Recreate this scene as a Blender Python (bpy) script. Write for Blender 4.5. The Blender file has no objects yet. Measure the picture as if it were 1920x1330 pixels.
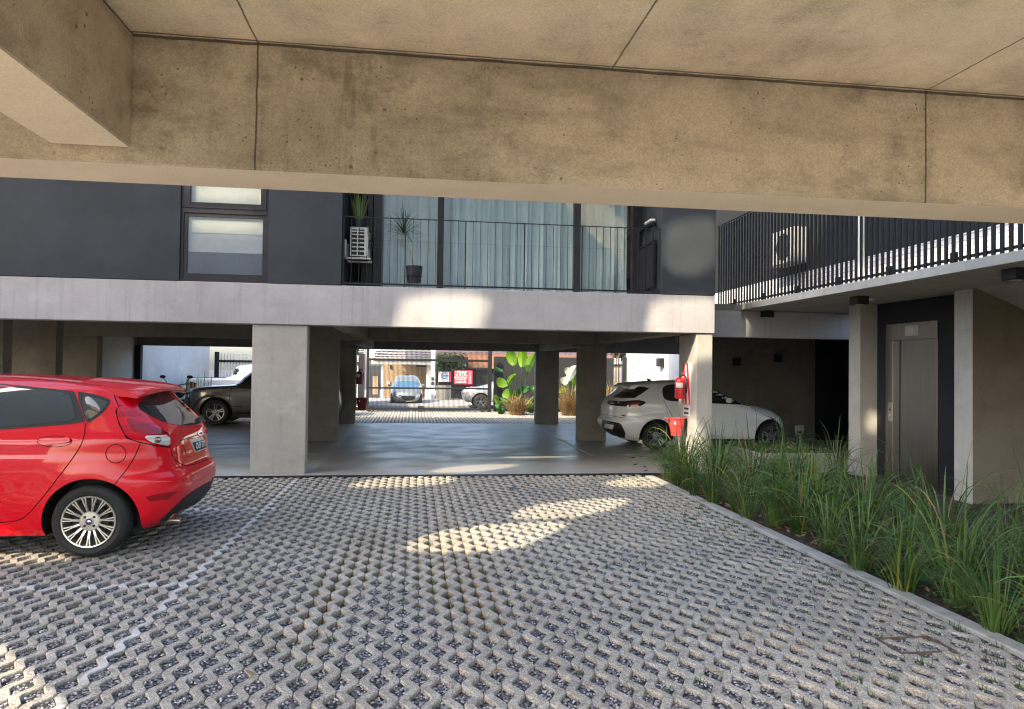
import bpy, bmesh, math, random
import numpy as np
from mathutils import Vector, Matrix
from mathutils.bvhtree import BVHTree
from mathutils.geometry import delaunay_2d_cdt
random.seed(7); RNG = np.random.default_rng(7)
SC = bpy.context.scene; COL = SC.collection
# ---------------------------------------------------------------- camera
FOC, CAMH = 1330.0, 1.5
_yaw, _pitch, _roll = 0.135583824, 0.0194642509, 0.0132551641
_cy, _sy = math.cos(_yaw), math.sin(_yaw)
FWD = Vector((_sy*math.cos(_pitch), _cy*math.cos(_pitch), math.sin(_pitch)))
_r0 = Vector((_cy, -_sy, 0)); _u0 = _r0.cross(FWD)
RGT = math.cos(_roll)*_r0 + math.sin(_roll)*_u0
UPV = -math.sin(_roll)*_r0 + math.cos(_roll)*_u0
CAM = Vector((0, 0, CAMH))
cd = bpy.data.cameras.new("camera"); co = bpy.data.objects.new("camera", cd); COL.objects.link(co)
m = Matrix((RGT, UPV, -FWD)).transposed().to_4x4(); m.translation = CAM; co.matrix_world = m
cd.sensor_fit = 'HORIZONTAL'; cd.sensor_width = 36; cd.lens = 36*FOC/1920; cd.clip_start = 0.05; cd.clip_end = 600
SC.camera = co
# ---------------------------------------------------------------- light
SUND = Vector((1.03, 1.0, -1.12))
SUN_EL = math.atan2(1.12, math.hypot(1.03, 1.0)); SUN_ROT = math.atan2(-1.03, -1.0)
W = bpy.data.worlds.new("World"); SC.world = W; W.use_nodes = True
nt = W.node_tree; bg = nt.nodes["Background"]; sk = nt.nodes.new("ShaderNodeTexSky")
sk.sky_type = 'NISHITA'; sk.sun_disc = False; sk.sun_elevation = SUN_EL; sk.sun_rotation = SUN_ROT
sk.air_density = 1.0; sk.dust_density = 3.0
nt.links.new(sk.outputs[0], bg.inputs[0]); bg.inputs[1].default_value = 0.15
sl = bpy.data.lights.new("sun", 'SUN'); sl.energy = 2.0; sl.angle = math.radians(0.6); sl.color = (1, 0.87, 0.64)
so = bpy.data.objects.new("sun", sl); COL.objects.link(so)
so.rotation_euler = SUND.to_track_quat('-Z', 'Y').to_euler(); so.location = (-20, -20, 25)
SC.view_settings.view_transform = 'Standard'; SC.view_settings.look = 'None'
SC.view_settings.exposure = 2.25; SC.view_settings.gamma = 1
SC.cycles.max_bounces = 10; SC.cycles.diffuse_bounces = 6; SC.cycles.transparent_max_bounces = 24
SC.cycles.caustics_reflective = False; SC.cycles.caustics_refractive = False; SC.cycles.sample_clamp_indirect = 6; SC.cycles.filter_width = 1.15
# ---------------------------------------------------------------- helpers
def ray(px, py): return (FWD + RGT*((px-960)/FOC) - UPV*((py-665)/FOC)).normalized()
def onz(px, py, z=0.0):
    d = ray(px, py); return CAM + d*((z-CAMH)/d.z)
def ony(px, py, y):
    d = ray(px, py); return CAM + d*(y/d.y)
def onx(px, py, x):
    d = ray(px, py); return CAM + d*(x/d.x)
def smooth_fn(xs, ys):
    xs = np.array(xs, float); ys = np.array(ys, float)          # monotone cubic (pchip)
    h = np.diff(xs); dl = np.diff(ys)/h; mm = np.zeros(len(xs))
    for i in range(1, len(xs)-1):
        if dl[i-1]*dl[i] > 0:
            w1, w2 = 2*h[i]+h[i-1], h[i]+2*h[i-1]; mm[i] = (w1+w2)/(w1/dl[i-1]+w2/dl[i])
    mm[0], mm[-1] = dl[0], dl[-1]
    def f(x):
        x = min(max(x, xs[0]), xs[-1]); i = min(int(np.searchsorted(xs, x, 'right')-1), len(xs)-2)
        t = (x-xs[i])/h[i]
        return float(ys[i]*(1+2*t)*(1-t)**2 + h[i]*mm[i]*t*(1-t)**2 + ys[i+1]*t*t*(3-2*t) + h[i]*mm[i+1]*t*t*(t-1))
    return f
class MB:
    def __init__(s): s.v = []; s.f = []; s.mi = []
    def add(s, vs, fs, mi=0):
        o = len(s.v); s.v += [tuple(v) for v in vs]
        for f in fs: s.f.append(tuple(i+o for i in f)); s.mi.append(mi)
        return s
    def box(s, x0, y0, z0, x1, y1, z1, mi=0, M=None):
        vs = [(x, y, z) for z in (min(z0, z1), max(z0, z1)) for y in (min(y0, y1), max(y0, y1)) for x in (min(x0, x1), max(x0, x1))]
        if M is not None: vs = [M @ Vector(v) for v in vs]
        return s.add(vs, [(0, 2, 3, 1), (4, 5, 7, 6), (0, 1, 5, 4), (2, 6, 7, 3), (0, 4, 6, 2), (1, 3, 7, 5)], mi)
    def bar(s, a, b, w, h=None, mi=0, up=(0, 0, 1)):
        a = Vector(a); b = Vector(b); h = h or w; d = (b-a).normalized(); u = Vector(up)
        if abs(d.dot(u)) > 0.95: u = Vector((0, 1, 0))
        r = d.cross(u).normalized(); u = r.cross(d).normalized()
        vs = [p + r*sx*w/2 + u*sz*h/2 for p in (a, b) for sz in (-1, 1) for sx in (-1, 1)]
        return s.add(vs, [(0, 1, 3, 2), (4, 6, 7, 5), (0, 4, 5, 1), (2, 3, 7, 6), (0, 2, 6, 4), (1, 5, 7, 3)], mi)
    def tube(s, pts, rad, n=8, mi=0, cap=True):
        pts = [Vector(p) for p in pts]; N = len(pts); rr = rad if hasattr(rad, '__len__') else [rad]*N
        vs = []; prev = None
        for i, p in enumerate(pts):
            d = (pts[min(i+1, N-1)] - pts[max(i-1, 0)]).normalized()
            if prev is None:
                prev = d.orthogonal().normalized()
            r = (prev - d*prev.dot(d)); r = r.normalized() if r.length > 1e-6 else d.orthogonal().normalized(); prev = r; u = d.cross(r)
            for k in range(n):
                a = 2*math.pi*k/n; vs.append(p + (r*math.cos(a) + u*math.sin(a))*rr[i])
        fs = [(i*n+k, i*n+(k+1) % n, (i+1)*n+(k+1) % n, (i+1)*n+k) for i in range(N-1) for k in range(n)]
        if cap: fs += [tuple(range(n))[::-1], tuple((N-1)*n+k for k in range(n))]
        return s.add(vs, fs, mi)
    def lathe(s, prof, c, axis='z', n=32, mi=0, sc=(1, 1), cap=True):
        c = Vector(c); vs = []
        for r, h in prof:
            for k in range(n):
                a = 2*math.pi*k/n; x, y = r*math.cos(a)*sc[0], r*math.sin(a)*sc[1]
                vs.append(c + (Vector((x, y, h)) if axis == 'z' else Vector((x, h, y)) if axis == 'y' else Vector((h, x, y))))
        P = len(prof)
        fs = [(i*n+k, i*n+(k+1) % n, (i+1)*n+(k+1) % n, (i+1)*n+k) for i in range(P-1) for k in range(n)]
        if cap and prof[0][0] > 1e-6: fs.append(tuple(range(n)))
        if cap and prof[-1][0] > 1e-6: fs.append(tuple((P-1)*n+k for k in range(n)))
        return s.add(vs, fs, mi)
    def prism(s, poly, d, mi=0):
        n = len(poly); d = Vector(d); a = [Vector(p) for p in poly]
        return s.add(a + [p+d for p in a], [tuple(range(n)), tuple(range(2*n-1, n-1, -1))] + [(i, (i+1) % n, n+(i+1) % n, n+i) for i in range(n)], mi)
def link(o, parent=None):
    COL.objects.link(o)
    if parent is not None: o.parent = parent
    return o
def wloc(o):
    v = Vector((0, 0, 0))
    while o is not None: v += o.location; o = o.parent
    return v
def build(name, mb, mats, parent=None, smooth=None, bevel=0, fix=True, origin=None):
    """One mesh object from world coordinates; parent's location is taken off."""
    me = bpy.data.meshes.new(name); off = wloc(parent) if parent else Vector((0, 0, 0))
    if origin is not None: off = off + Vector(origin)
    me.from_pydata([tuple(Vector(v)-off) for v in mb.v], [], mb.f)
    mats = mats if isinstance(mats, (list, tuple)) else [mats]
    for mm in mats: me.materials.append(mm)
    if len(mats) > 1: me.polygons.foreach_set('material_index', mb.mi)
    if fix or bevel:
        bm = bmesh.new(); bm.from_mesh(me)
        bmesh.ops.remove_doubles(bm, verts=bm.verts, dist=1e-5) if smooth is not None else None
        bmesh.ops.recalc_face_normals(bm, faces=bm.faces)
        if bevel: bmesh.ops.bevel(bm, geom=[e for e in bm.edges if len(e.link_faces) == 2 and e.calc_face_angle(0) > 0.5], offset=bevel, segments=1, affect='EDGES', profile=0.5)
        bm.to_mesh(me); bm.free()
    if smooth is not None:
        me.polygons.foreach_set('use_smooth', [True]*len(me.polygons)); me.set_sharp_from_angle(angle=math.radians(smooth))
    me.update(); o = bpy.data.objects.new(name, me)
    if origin is not None: o.location = Vector(origin)
    return link(o, parent)
def tag(o, label, cat, group=None):
    o['label'] = label; o['category'] = cat
    if group: o['group'] = group
    return o
def thing(name, label, cat, loc=(0, 0, 0), group=None):
    o = bpy.data.objects.new(name, None); o.empty_display_size = 0.2; o.location = loc; COL.objects.link(o)
    return tag(o, label, cat, group)
def struct(name, mb, mat, **k):
    o = build(name, mb, mat, **k); o['kind'] = 'structure'; return o
def stuff(name, mb, mat, **k):
    o = build(name, mb, mat, **k); o['kind'] = 'stuff'; return o
def dup(root, loc=None, rotz=None, label=None, sc=None):
    def rec(o, par):
        c = o.copy(); COL.objects.link(c)
        if par is not None: c.parent = par
        for ch in list(o.children): rec(ch, c)
        return c
    r = rec(root, None)
    if loc is not None: r.location = loc
    if rotz is not None: r.rotation_euler = (0, 0, rotz)
    if sc is not None: r.scale = (sc, sc, sc) if not hasattr(sc, '__len__') else sc
    if label: r['label'] = label
    return r
def text_mb(body, size, M, mb=None, mi=0, align='CENTER', depth=0.0008, bold=0.0):
    cu = bpy.data.curves.new("t", 'FONT'); cu.body = body; cu.size = size; cu.align_x = align; cu.align_y = 'CENTER'; cu.extrude = depth; cu.offset = bold
    o = bpy.data.objects.new("t", cu); COL.objects.link(o); bpy.context.view_layer.update()
    me = o.evaluated_get(bpy.context.evaluated_depsgraph_get()).to_mesh()
    mb = mb or MB(); mb.add([M @ v.co for v in me.vertices], [tuple(p.vertices) for p in me.polygons], mi)
    bpy.data.objects.remove(o); return mb
def frame_M(o, x, y):
    x = Vector(x).normalized(); y = Vector(y); y = (y - x*y.dot(x)).normalized(); z = x.cross(y)
    M = Matrix((x, y, z)).transposed().to_4x4(); M.translation = Vector(o); return M
# ---------------------------------------------------------------- materials
class NT:
    def __init__(s, name):
        s.m = bpy.data.materials.new(name); s.m.use_nodes = True; s.t = s.m.node_tree; s.b = s.t.nodes["Principled BSDF"]
        s.pos = s.n('ShaderNodeNewGeometry').outputs['Position']
    def n(s, typ, **k):
        nd = s.t.nodes.new(typ)
        for a, b in k.items(): setattr(nd, a, b)
        return nd
    def put(s, inp, v):
        if hasattr(v, 'is_output') or isinstance(v, bpy.types.NodeSocket): s.t.links.new(v, inp)
        else: inp.default_value = v
    def mapped(s, sc=(1, 1, 1), vec=None):
        q = s.n('ShaderNodeMapping'); q.inputs['Scale'].default_value = sc; s.put(q.inputs[0], vec if vec is not None else s.pos); return q.outputs[0]
    def obj(s): return s.n('ShaderNodeTexCoord').outputs['Object']
    def noise(s, scale, detail=4, rough=0.6, vec=None):
        q = s.n('ShaderNodeTexNoise'); q.inputs['Scale'].default_value = scale; q.inputs['Detail'].default_value = detail; q.inputs['Roughness'].default_value = rough
        s.put(q.inputs['Vector'], vec if vec is not None else s.pos); return q.outputs[0]
    def vor(s, scale, vec=None, out='Distance', feat='F1', rnd=1.0):
        q = s.n('ShaderNodeTexVoronoi', feature=feat); q.inputs['Scale'].default_value = scale; q.inputs['Randomness'].default_value = rnd
        s.put(q.inputs['Vector'], vec if vec is not None else s.pos); return q.outputs[out]
    def rng(s, v, a, b, c=0.0, d=1.0, smooth=True):
        q = s.n('ShaderNodeMapRange'); q.interpolation_type = 'SMOOTHSTEP' if smooth else 'LINEAR'
        for i, x in enumerate((a, b, c, d)): q.inputs[i+1].default_value = x
        s.put(q.inputs[0], v); return q.outputs[0]
    def math(s, op, a, b=0.0):
        q = s.n('ShaderNodeMath', operation=op); s.put(q.inputs[0], a); s.put(q.inputs[1], b); return q.outputs[0]
    def mix(s, f, a, b, mode='MIX'):
        q = s.n('ShaderNodeMix', data_type='RGBA', blend_type=mode); s.put(q.inputs[0], f)
        for i, v in ((6, a), (7, b)): s.put(q.inputs[i], (*v, 1) if isinstance(v, (tuple, list)) and len(v) == 3 else v)
        return q.outputs[2]
    def xyz(s, vec=None):
        q = s.n('ShaderNodeSeparateXYZ'); s.put(q.inputs[0], vec if vec is not None else s.pos); return q.outputs
    def line(s, coord, x0, w, soft=0.002):
        d = s.math('ABSOLUTE', s.math('SUBTRACT', coord, x0)); return s.rng(d, w, w+soft, 1, 0)
    def bump(s, h, dist=0.01, strength=0.5, prev=None):
        q = s.n('ShaderNodeBump'); q.inputs['Strength'].default_value = strength; q.inputs['Distance'].default_value = dist
        s.put(q.inputs['Height'], h)
        if prev is not None: s.put(q.inputs['Normal'], prev)
        s.put(s.b.inputs['Normal'], q.outputs[0]); return q.outputs[0]
    def set(s, **k):
        nm = dict(color='Base Color', rough='Roughness', metal='Metallic', spec='Specular IOR Level', coat='Coat Weight', coatr='Coat Roughness', alpha='Alpha', trans='Transmission Weight', sub='Subsurface Weight')
        for a, v in k.items():
            if isinstance(v, tuple) and len(v) == 3: v = (*v, 1)
            s.put(s.b.inputs[nm[a]], v)
        return s
def plain(name, c, rough=0.5, metal=0.0, spec=0.5, coat=0.0, var=0.12, scale=8.0, bumpd=0.0, bscale=120):
    q = NT(name); v = q.noise(scale, 3, 0.6, q.obj())
    q.set(color=q.mix(q.rng(v, 0.3, 0.7), tuple(x*(1-var) for x in c), tuple(min(1, x*(1+var)) for x in c)), rough=rough, metal=metal, spec=spec, coat=coat)
    if bumpd: q.bump(q.noise(bscale, 2, 0.5, q.obj()), bumpd, 0.5)
    return q.m
def concrete(name, c1, c2, dark, streak=(7, 7, 0.6), streak_amt=0.35, pore=0.5, blotch=1.1, lines=(), rough=0.85, grain=0.25, stains=0.5, bump=0.004, rust=None):
    q = NT(name)
    wv = q.mapped((1, 1, 1)); big = q.noise(blotch, 6, 0.68, wv)
    col = q.mix(q.rng(big, 0.33, 0.68), c1, c2)
    st = q.noise(1.0, 5, 0.6, q.mapped(streak)); col = q.mix(q.math('MULTIPLY', q.rng(st, 0.5, 0.78), streak_amt), col, dark)
    cl = q.noise(1.9, 9, 0.72, q.mapped((1, 1, 1.6))); col = q.mix(q.math('MULTIPLY', q.rng(cl, 0.5, 0.72), stains), col, dark); dp = q.noise(1.0, 6, 0.7, q.mapped((13, 13, 0.9))); col = q.mix(q.math('MULTIPLY', q.math('MULTIPLY', q.rng(dp, 0.52, 0.66), q.rng(big, 0.45, 0.6)), stains*0.7), col, dark); cw = q.noise(0.8, 7, 0.7, q.mapped((1.3, 1.3, 2.2))); col = q.mix(q.math('MULTIPLY', q.rng(cw, 0.56, 0.72), 0.3), col, tuple(min(1, x*1.35) for x in c1))
    fine = q.noise(150, 4, 0.65); col = q.mix(grain*0.7, col, q.mix(q.rng(fine, 0.3, 0.7), (0, 0, 0), (1, 1, 1)), 'OVERLAY')
    vp = q.vor(11); pm = q.math('MULTIPLY', q.rng(vp, 0.05, 0.10, 1, 0), q.rng(q.noise(2.2, 2), 0.46, 0.58))
    vp2 = q.vor(37); pm2 = q.math('MULTIPLY', q.rng(vp2, 0.09, 0.16, 1, 0), q.rng(q.noise(4.2, 2), 0.48, 0.62))
    pm = q.math('MULTIPLY', q.math('MAXIMUM', pm, pm2), pore)
    col = q.mix(pm, col, tuple(x*0.35 for x in dark))
    xs = q.xyz(); h = q.math('SUBTRACT', q.math('MULTIPLY', fine, 0.35), pm)
    for ax, x0, w in lines:
        wob = q.math('ADD', xs[ax], q.math('MULTIPLY', q.math('SUBTRACT', q.noise(5, 5), 0.5), 0.014))
        ln = q.line(wob, x0, w, 0.003); col = q.mix(q.math('MULTIPLY', ln, 0.8), col, tuple(x*0.3 for x in dark)); h = q.math('SUBTRACT', h, ln)
        halo = q.line(wob, x0, w, 0.07); col = q.mix(q.math('MULTIPLY', q.math('MULTIPLY', halo, q.rng(cl, 0.4, 0.65)), 0.4), col, dark)
    if rust:
        for x0, x1, z0, z1 in rust:
            dn = q.noise(1.0, 4, 0.6, q.mapped((38, 38, 2.5))); mk = q.math('MULTIPLY', q.math('MULTIPLY', q.rng(xs[0], x0-.05, x0+.05), q.rng(xs[0], x1-.05, x1+.05, 1, 0)), q.math('MULTIPLY', q.rng(xs[2], z0-.03, z0+.06), q.rng(xs[2], z1-.02, z1+.02, 1, 0)))
            col = q.mix(q.math('MULTIPLY', mk, q.rng(dn, 0.42, 0.66, 0.0, 0.5)), col, (0.13, 0.075, 0.04))
    q.set(color=col, rough=rough, spec=0.3); q.bump(q.math('ADD', h, q.math('MULTIPLY', big, 1.2)), bump, 0.7); return q.m
def glass(name, tint=(0.9, 0.95, 0.95), refl=0.12):
    q = NT(name); t = q.t; tr = q.n('ShaderNodeBsdfTransparent'); tr.inputs[0].default_value = (*tint, 1)
    gl = q.n('ShaderNodeBsdfGlossy'); gl.inputs['Roughness'].default_value = 0.01
    fr = q.n('ShaderNodeLayerWeight'); fr.inputs[0].default_value = 0.5; f = q.math('ADD', q.math('POWER', fr.outputs[1], 5.0), 0.04+refl*0.6); f = q.math('MINIMUM', f, 1.0)
    mx = q.n('ShaderNodeMixShader'); q.put(mx.inputs[0], f); t.links.new(tr.outputs[0], mx.inputs[1]); t.links.new(gl.outputs[0], mx.inputs[2])
    t.links.new(mx.outputs[0], t.nodes['Material Output'].inputs[0]); return q.m
def paint(name, c, rough=0.32, metal=0.0, flake=0.0, dirt=0.06):
    q = NT(name); v = q.noise(2.5, 5, 0.65, q.obj()); d = q.rng(v, 0.5, 0.8, 0, dirt)
    q.set(color=q.mix(d, c, tuple(x*0.55+0.05 for x in c)), rough=q.rng(q.noise(14, 4, 0.6, q.obj()), 0.3, 0.8, rough, rough+0.12), metal=metal, coat=1.0, coatr=0.03)
    q.bump(q.noise(5, 2, 0.5, q.obj()), 0.0015, 0.25); return q.m
def leafmat(name, c1, c2, rough=0.45, trans=0.2):
    q = NT(name); oi = q.n('ShaderNodeObjectInfo').outputs['Random']; v = q.noise(3.0, 3, 0.6)
    col = q.mix(q.rng(v, 0.3, 0.7), c1, c2); col = q.mix(q.math('MULTIPLY', oi, 0.3), col, tuple(x*0.6 for x in c1))
    q.set(color=col, rough=rough, spec=0.4); tl = q.n('ShaderNodeBsdfTranslucent'); q.put(tl.inputs[0], col)
    mx = q.n('ShaderNodeMixShader'); mx.inputs[0].default_value = trans
    q.t.links.new(q.b.outputs[0], mx.inputs[1]); q.t.links.new(tl.outputs[0], mx.inputs[2]); q.t.links.new(mx.outputs[0], q.t.nodes['Material Output'].inputs[0]); return q.m
JX = (-0.58, 0.735, 2.06)
M = {}
M['near_ceil'] = concrete('ceiling_concrete', (0.70, 0.615, 0.495), (0.53, 0.455, 0.355), (0.2, 0.155, 0.105), streak=(2.0, 0.8, 5), streak_amt=0.45, pore=0.25, blotch=0.9, lines=[(0, x, 0.0015) for x in JX]+[(1, 2.624, 0.004)], stains=0.45)  # tan tint here and on the beams holds warm bounce light
M['near_beam'] = concrete('beam_concrete', (0.45, 0.388, 0.298), (0.26, 0.216, 0.16), (0.085, 0.068, 0.05), streak=(1.2, 5, 5), streak_amt=0.55, pore=0.65, blotch=1.3, lines=[(0, JX[0], 0.0012), (0, JX[2], 0.0016), (2, 2.656, 0.0035)], stains=0.7, rust=[(-.36, -.16, 2.47, 2.63)])
M['soffit'] = concrete('soffit_concrete', (0.76, 0.665, 0.53), (0.68, 0.585, 0.455), (0.40, 0.31, 0.21), streak=(0.6, 3, 5), streak_amt=0.3, pore=0.15, blotch=0.7, stains=0.2)  # paler copy of the beam concrete, stands in for light from below
M['fascia'] = concrete('fascia_concrete', (0.50, 0.485, 0.49), (0.40, 0.385, 0.385), (0.22, 0.205, 0.2), streak=(11, 11, 0.4), streak_amt=0.5, pore=0.25, blotch=0.6, stains=0.18, grain=0.12)
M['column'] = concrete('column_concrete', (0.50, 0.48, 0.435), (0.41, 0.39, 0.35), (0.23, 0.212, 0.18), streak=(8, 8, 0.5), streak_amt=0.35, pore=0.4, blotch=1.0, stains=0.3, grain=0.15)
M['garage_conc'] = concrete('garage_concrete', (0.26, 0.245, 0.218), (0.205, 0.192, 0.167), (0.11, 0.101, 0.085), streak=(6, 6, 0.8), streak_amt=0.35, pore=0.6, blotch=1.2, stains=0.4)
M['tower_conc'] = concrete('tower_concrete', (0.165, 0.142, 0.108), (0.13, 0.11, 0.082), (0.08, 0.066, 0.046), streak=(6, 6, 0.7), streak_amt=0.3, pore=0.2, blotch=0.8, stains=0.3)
M['white_wall'] = concrete('rendered_wall', (0.54, 0.53, 0.505), (0.46, 0.45, 0.43), (0.38, 0.36, 0.33), streak=(5, 5, 0.4), streak_amt=0.4, pore=0.0, blotch=0.7, stains=0.2, grain=0.08)
M['kerb'] = concrete('kerb_concrete', (0.40, 0.39, 0.36), (0.32, 0.31, 0.28), (0.16, 0.15, 0.12), streak=(3, 3, 3), streak_amt=0.4, pore=0.3, blotch=3, stains=0.5)
M['cream'] = concrete('cream_render', (0.74, 0.70, 0.60), (0.68, 0.63, 0.53), (0.42, 0.37, 0.28), pore=0, stains=0.15, grain=0.06)
def darkwall(name, c, sc=1.0):
    q = NT(name); v = q.noise(1.3, 6, 0.65); f = q.noise(90, 4, 0.7)
    col = q.mix(q.rng(v, 0.3, 0.72), tuple(x*0.86 for x in c), tuple(x*1.16 for x in c)); col = q.mix(q.rng(q.noise(1.0, 4, 0.6, q.mapped((5, 5, 0.5))), 0.62, 0.85, 0, 0.25), col, tuple(x*1.7 for x in c))
    q.set(color=col, rough=0.8, spec=0.3); q.bump(f, 0.003, 0.6); return q.m
M['dark_wall'] = darkwall('dark_grey_render', (0.043, 0.049, 0.056))
M['dark_wall2'] = darkwall('charcoal_render', (0.018, 0.019, 0.022))
M['frame'] = plain('dark_aluminium', (0.035, 0.033, 0.038), 0.38, 0.3)
M['black_metal'] = plain('black_painted_steel', (0.016, 0.017, 0.019), 0.42, 0.2)
M['black'] = plain('black_plastic', (0.015, 0.015, 0.015), 0.55)
M['rubber'] = plain('tyre_rubber', (0.022, 0.021, 0.02), 0.78, bumpd=0.001, bscale=60)
M['steel'] = None
q = NT('brushed_steel'); v = q.noise(2.0, 5, 0.7, q.mapped((60, 60, 0.6)))
q.set(color=q.mix(q.rng(v, 0.3, 0.7), (0.30, 0.275, 0.25), (0.42, 0.39, 0.355)), metal=1.0, rough=q.rng(v, 0.2, 0.8, 0.28, 0.4)); M['steel'] = q.m
M['alloy'] = plain('silver_alloy', (0.60, 0.58, 0.52), 0.34, 0.85, var=0.05)
M['dark_alloy'] = plain('dark_alloy', (0.26, 0.265, 0.28), 0.3, 0.85)
M['chrome'] = plain('chrome', (0.75, 0.75, 0.75), 0.12, 1.0, var=0.03)
M['glass'] = glass('window_glass', (0.95, 0.985, 0.985), 0.14)
M['win_glass'] = glass('mirror_window_glass', (0.95, 0.97, 0.97), 0.3)
def carglass(name, c=(0.03, 0.034, 0.032), spec=0.9):
    q = NT(name); q.set(color=c, rough=0.02, spec=spec, coat=0.6, coatr=0.01); q.bump(q.noise(1.2, 1, 0.4, q.obj()), 0.002, 0.2); return q.m
M['carglass'] = carglass('tinted_car_glass')
M['seam'] = plain('panel_gap', (0.01, 0.006, 0.006), 0.9, spec=0.1)
M['red_paint'] = paint('red_car_paint', (0.70, 0.0, 0.012), 0.4, dirt=0.02); M['red_paint'].node_tree.nodes['Principled BSDF'].inputs['Specular IOR Level'].default_value = 0.2; M['red_paint'].node_tree.nodes['Principled BSDF'].inputs['Coat Weight'].default_value = 0.8
M['white_paint'] = paint('white_car_paint', (0.82, 0.815, 0.80))
M['grey_paint'] = paint('taupe_grey_car_paint', (0.125, 0.12, 0.11), 0.3, 0.6)
M['silver_paint'] = paint('silver_car_paint', (0.46, 0.47, 0.47), 0.3, 0.6)
M['pearl_paint'] = paint('pale_green_silver_paint', (0.26, 0.28, 0.255), 0.3, 0.5)
def lens(name, c, ct=1.0): 
    q = NT(name); w = q.noise(1, 2, 0.5, q.mapped((2, 2, 40), q.obj())); q.set(color=q.mix(q.rng(w, 0.42, 0.58), tuple(x*0.7 for x in c), c), rough=0.12, spec=0.4, coat=ct, coatr=0.02); return q.m
M['red_lens'] = lens('red_lamp_lens', (0.62, 0.0, 0.012), 0.35); M['dark_red_lens'] = lens('dark_red_lens', (0.34, 0.002, 0.008), 0.35)
M['clear_lens'] = lens('clear_lamp_lens', (0.75, 0.72, 0.66)); M['orange_lens'] = lens('orange_lens', (0.75, 0.22, 0.02))
M['ext_red'] = plain('extinguisher_red', (0.55, 0.012, 0.02), 0.28, coat=0.6, var=0.08)
M['bucket_red'] = plain('bucket_red', (0.72, 0.06, 0.065), 0.42, var=0.1)
M['dull_red'] = plain('dull_dark_red', (0.20, 0.012, 0.014), 0.45)
M['white'] = plain('white_plastic', (0.72, 0.71, 0.68), 0.5, var=0.05)
M['offwhite'] = plain('aged_white_enamel', (0.68, 0.66, 0.6), 0.5, var=0.12, scale=5)
M['blue'] = plain('navy_enamel', (0.015, 0.03, 0.12), 0.3)
M['skyblue'] = plain('light_blue_print', (0.08, 0.3, 0.6), 0.5)
M['red_print'] = plain('red_print', (0.62, 0.03, 0.05), 0.5)
M['curtain'] = plain('pale_curtain_cloth', (0.66, 0.735, 0.73), 0.9, var=0.05, scale=3)
M['pot'] = plain('dark_blue_pot', (0.022, 0.025, 0.036), 0.5)
M['stem'] = plain('pale_stem', (0.42, 0.37, 0.33), 0.8, var=0.2, scale=30)
M['terracotta'] = plain('terracotta', (0.17, 0.075, 0.05), 0.8)
def brick(name, c1, c2, mortar, sx=1.0, axis='x'):
    q = NT(name); b = q.n('ShaderNodeTexBrick'); x, y, z = q.xyz(); cb = q.n('ShaderNodeCombineXYZ'); q.put(cb.inputs[0], x if axis == 'x' else y); q.put(cb.inputs[1], z)
    q.put(b.inputs['Vector'], cb.outputs[0]); b.inputs['Color1'].default_value = (*c1, 1); b.inputs['Color2'].default_value = (*c2, 1); b.inputs['Mortar'].default_value = (*mortar, 1)
    b.inputs['Scale'].default_value = 1.0; b.inputs['Brick Width'].default_value = 0.25; b.inputs['Row Height'].default_value = 0.075; b.inputs['Mortar Size'].default_value = 0.008
    v = q.noise(4, 5, 0.7); q.set(color=q.mix(q.rng(v, 0.4, 0.7, 0, 0.4), b.outputs[0], tuple(t*0.7 for t in c1)), rough=0.9); q.bump(b.outputs['Fac'], -0.006, 0.6); return q.m
M['brick'] = brick('orange_brick', (0.55, 0.24, 0.13), (0.48, 0.2, 0.11), (0.4, 0.22, 0.14)); M['brick_y'] = brick('whitewashed_brick', (0.82, 0.80, 0.78), (0.72, 0.69, 0.67), (0.45, 0.40, 0.39), axis='y')
M['brick_pink'] = brick('pink_brick', (0.33, 0.13, 0.10), (0.26, 0.10, 0.08), (0.3, 0.22, 0.18), axis='y')
M['tile'] = plain('slate_roof_tile', (0.10, 0.075, 0.095), 0.7, var=0.3, scale=6)
M['tan'] = plain('tan_render', (0.27, 0.19, 0.115), 0.9)
M['rust'] = plain('rusty_steel', (0.09, 0.065, 0.05), 0.85, var=0.4, scale=30); M['timber'] = plain('old_timber', (0.16, 0.09, 0.05), 0.8, var=0.3)
M['soil'] = None
q = NT('dark_soil'); v = q.noise(30, 6, 0.7); q.set(color=q.mix(q.rng(v, 0.35, 0.7), (0.018, 0.013, 0.009), (0.09, 0.065, 0.045)), rough=0.95); q.bump(v, 0.03, 0.9); M['soil'] = q.m
q = NT('gravel'); vc = q.vor(55, out='Color'); vd = q.vor(55); s3 = q.xyz(vc)[0]
col = q.mix(s3, (0.07, 0.07, 0.078), (0.30, 0.295, 0.30)); col = q.mix(q.rng(vd, 0.3, 0.75), col, (0.015, 0.013, 0.012)); q.set(color=col, rough=0.8)
q.bump(vd, -0.012, 1.0); M['gravel'] = q.m
q = NT('pebble'); sc_ = q.noise(40, 1, 0.3); q.set(color=q.mix(q.rng(sc_, 0.3, 0.7), (0.09, 0.09, 0.1), (0.42, 0.415, 0.43)), rough=0.75); M['pebble'] = q.m
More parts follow.
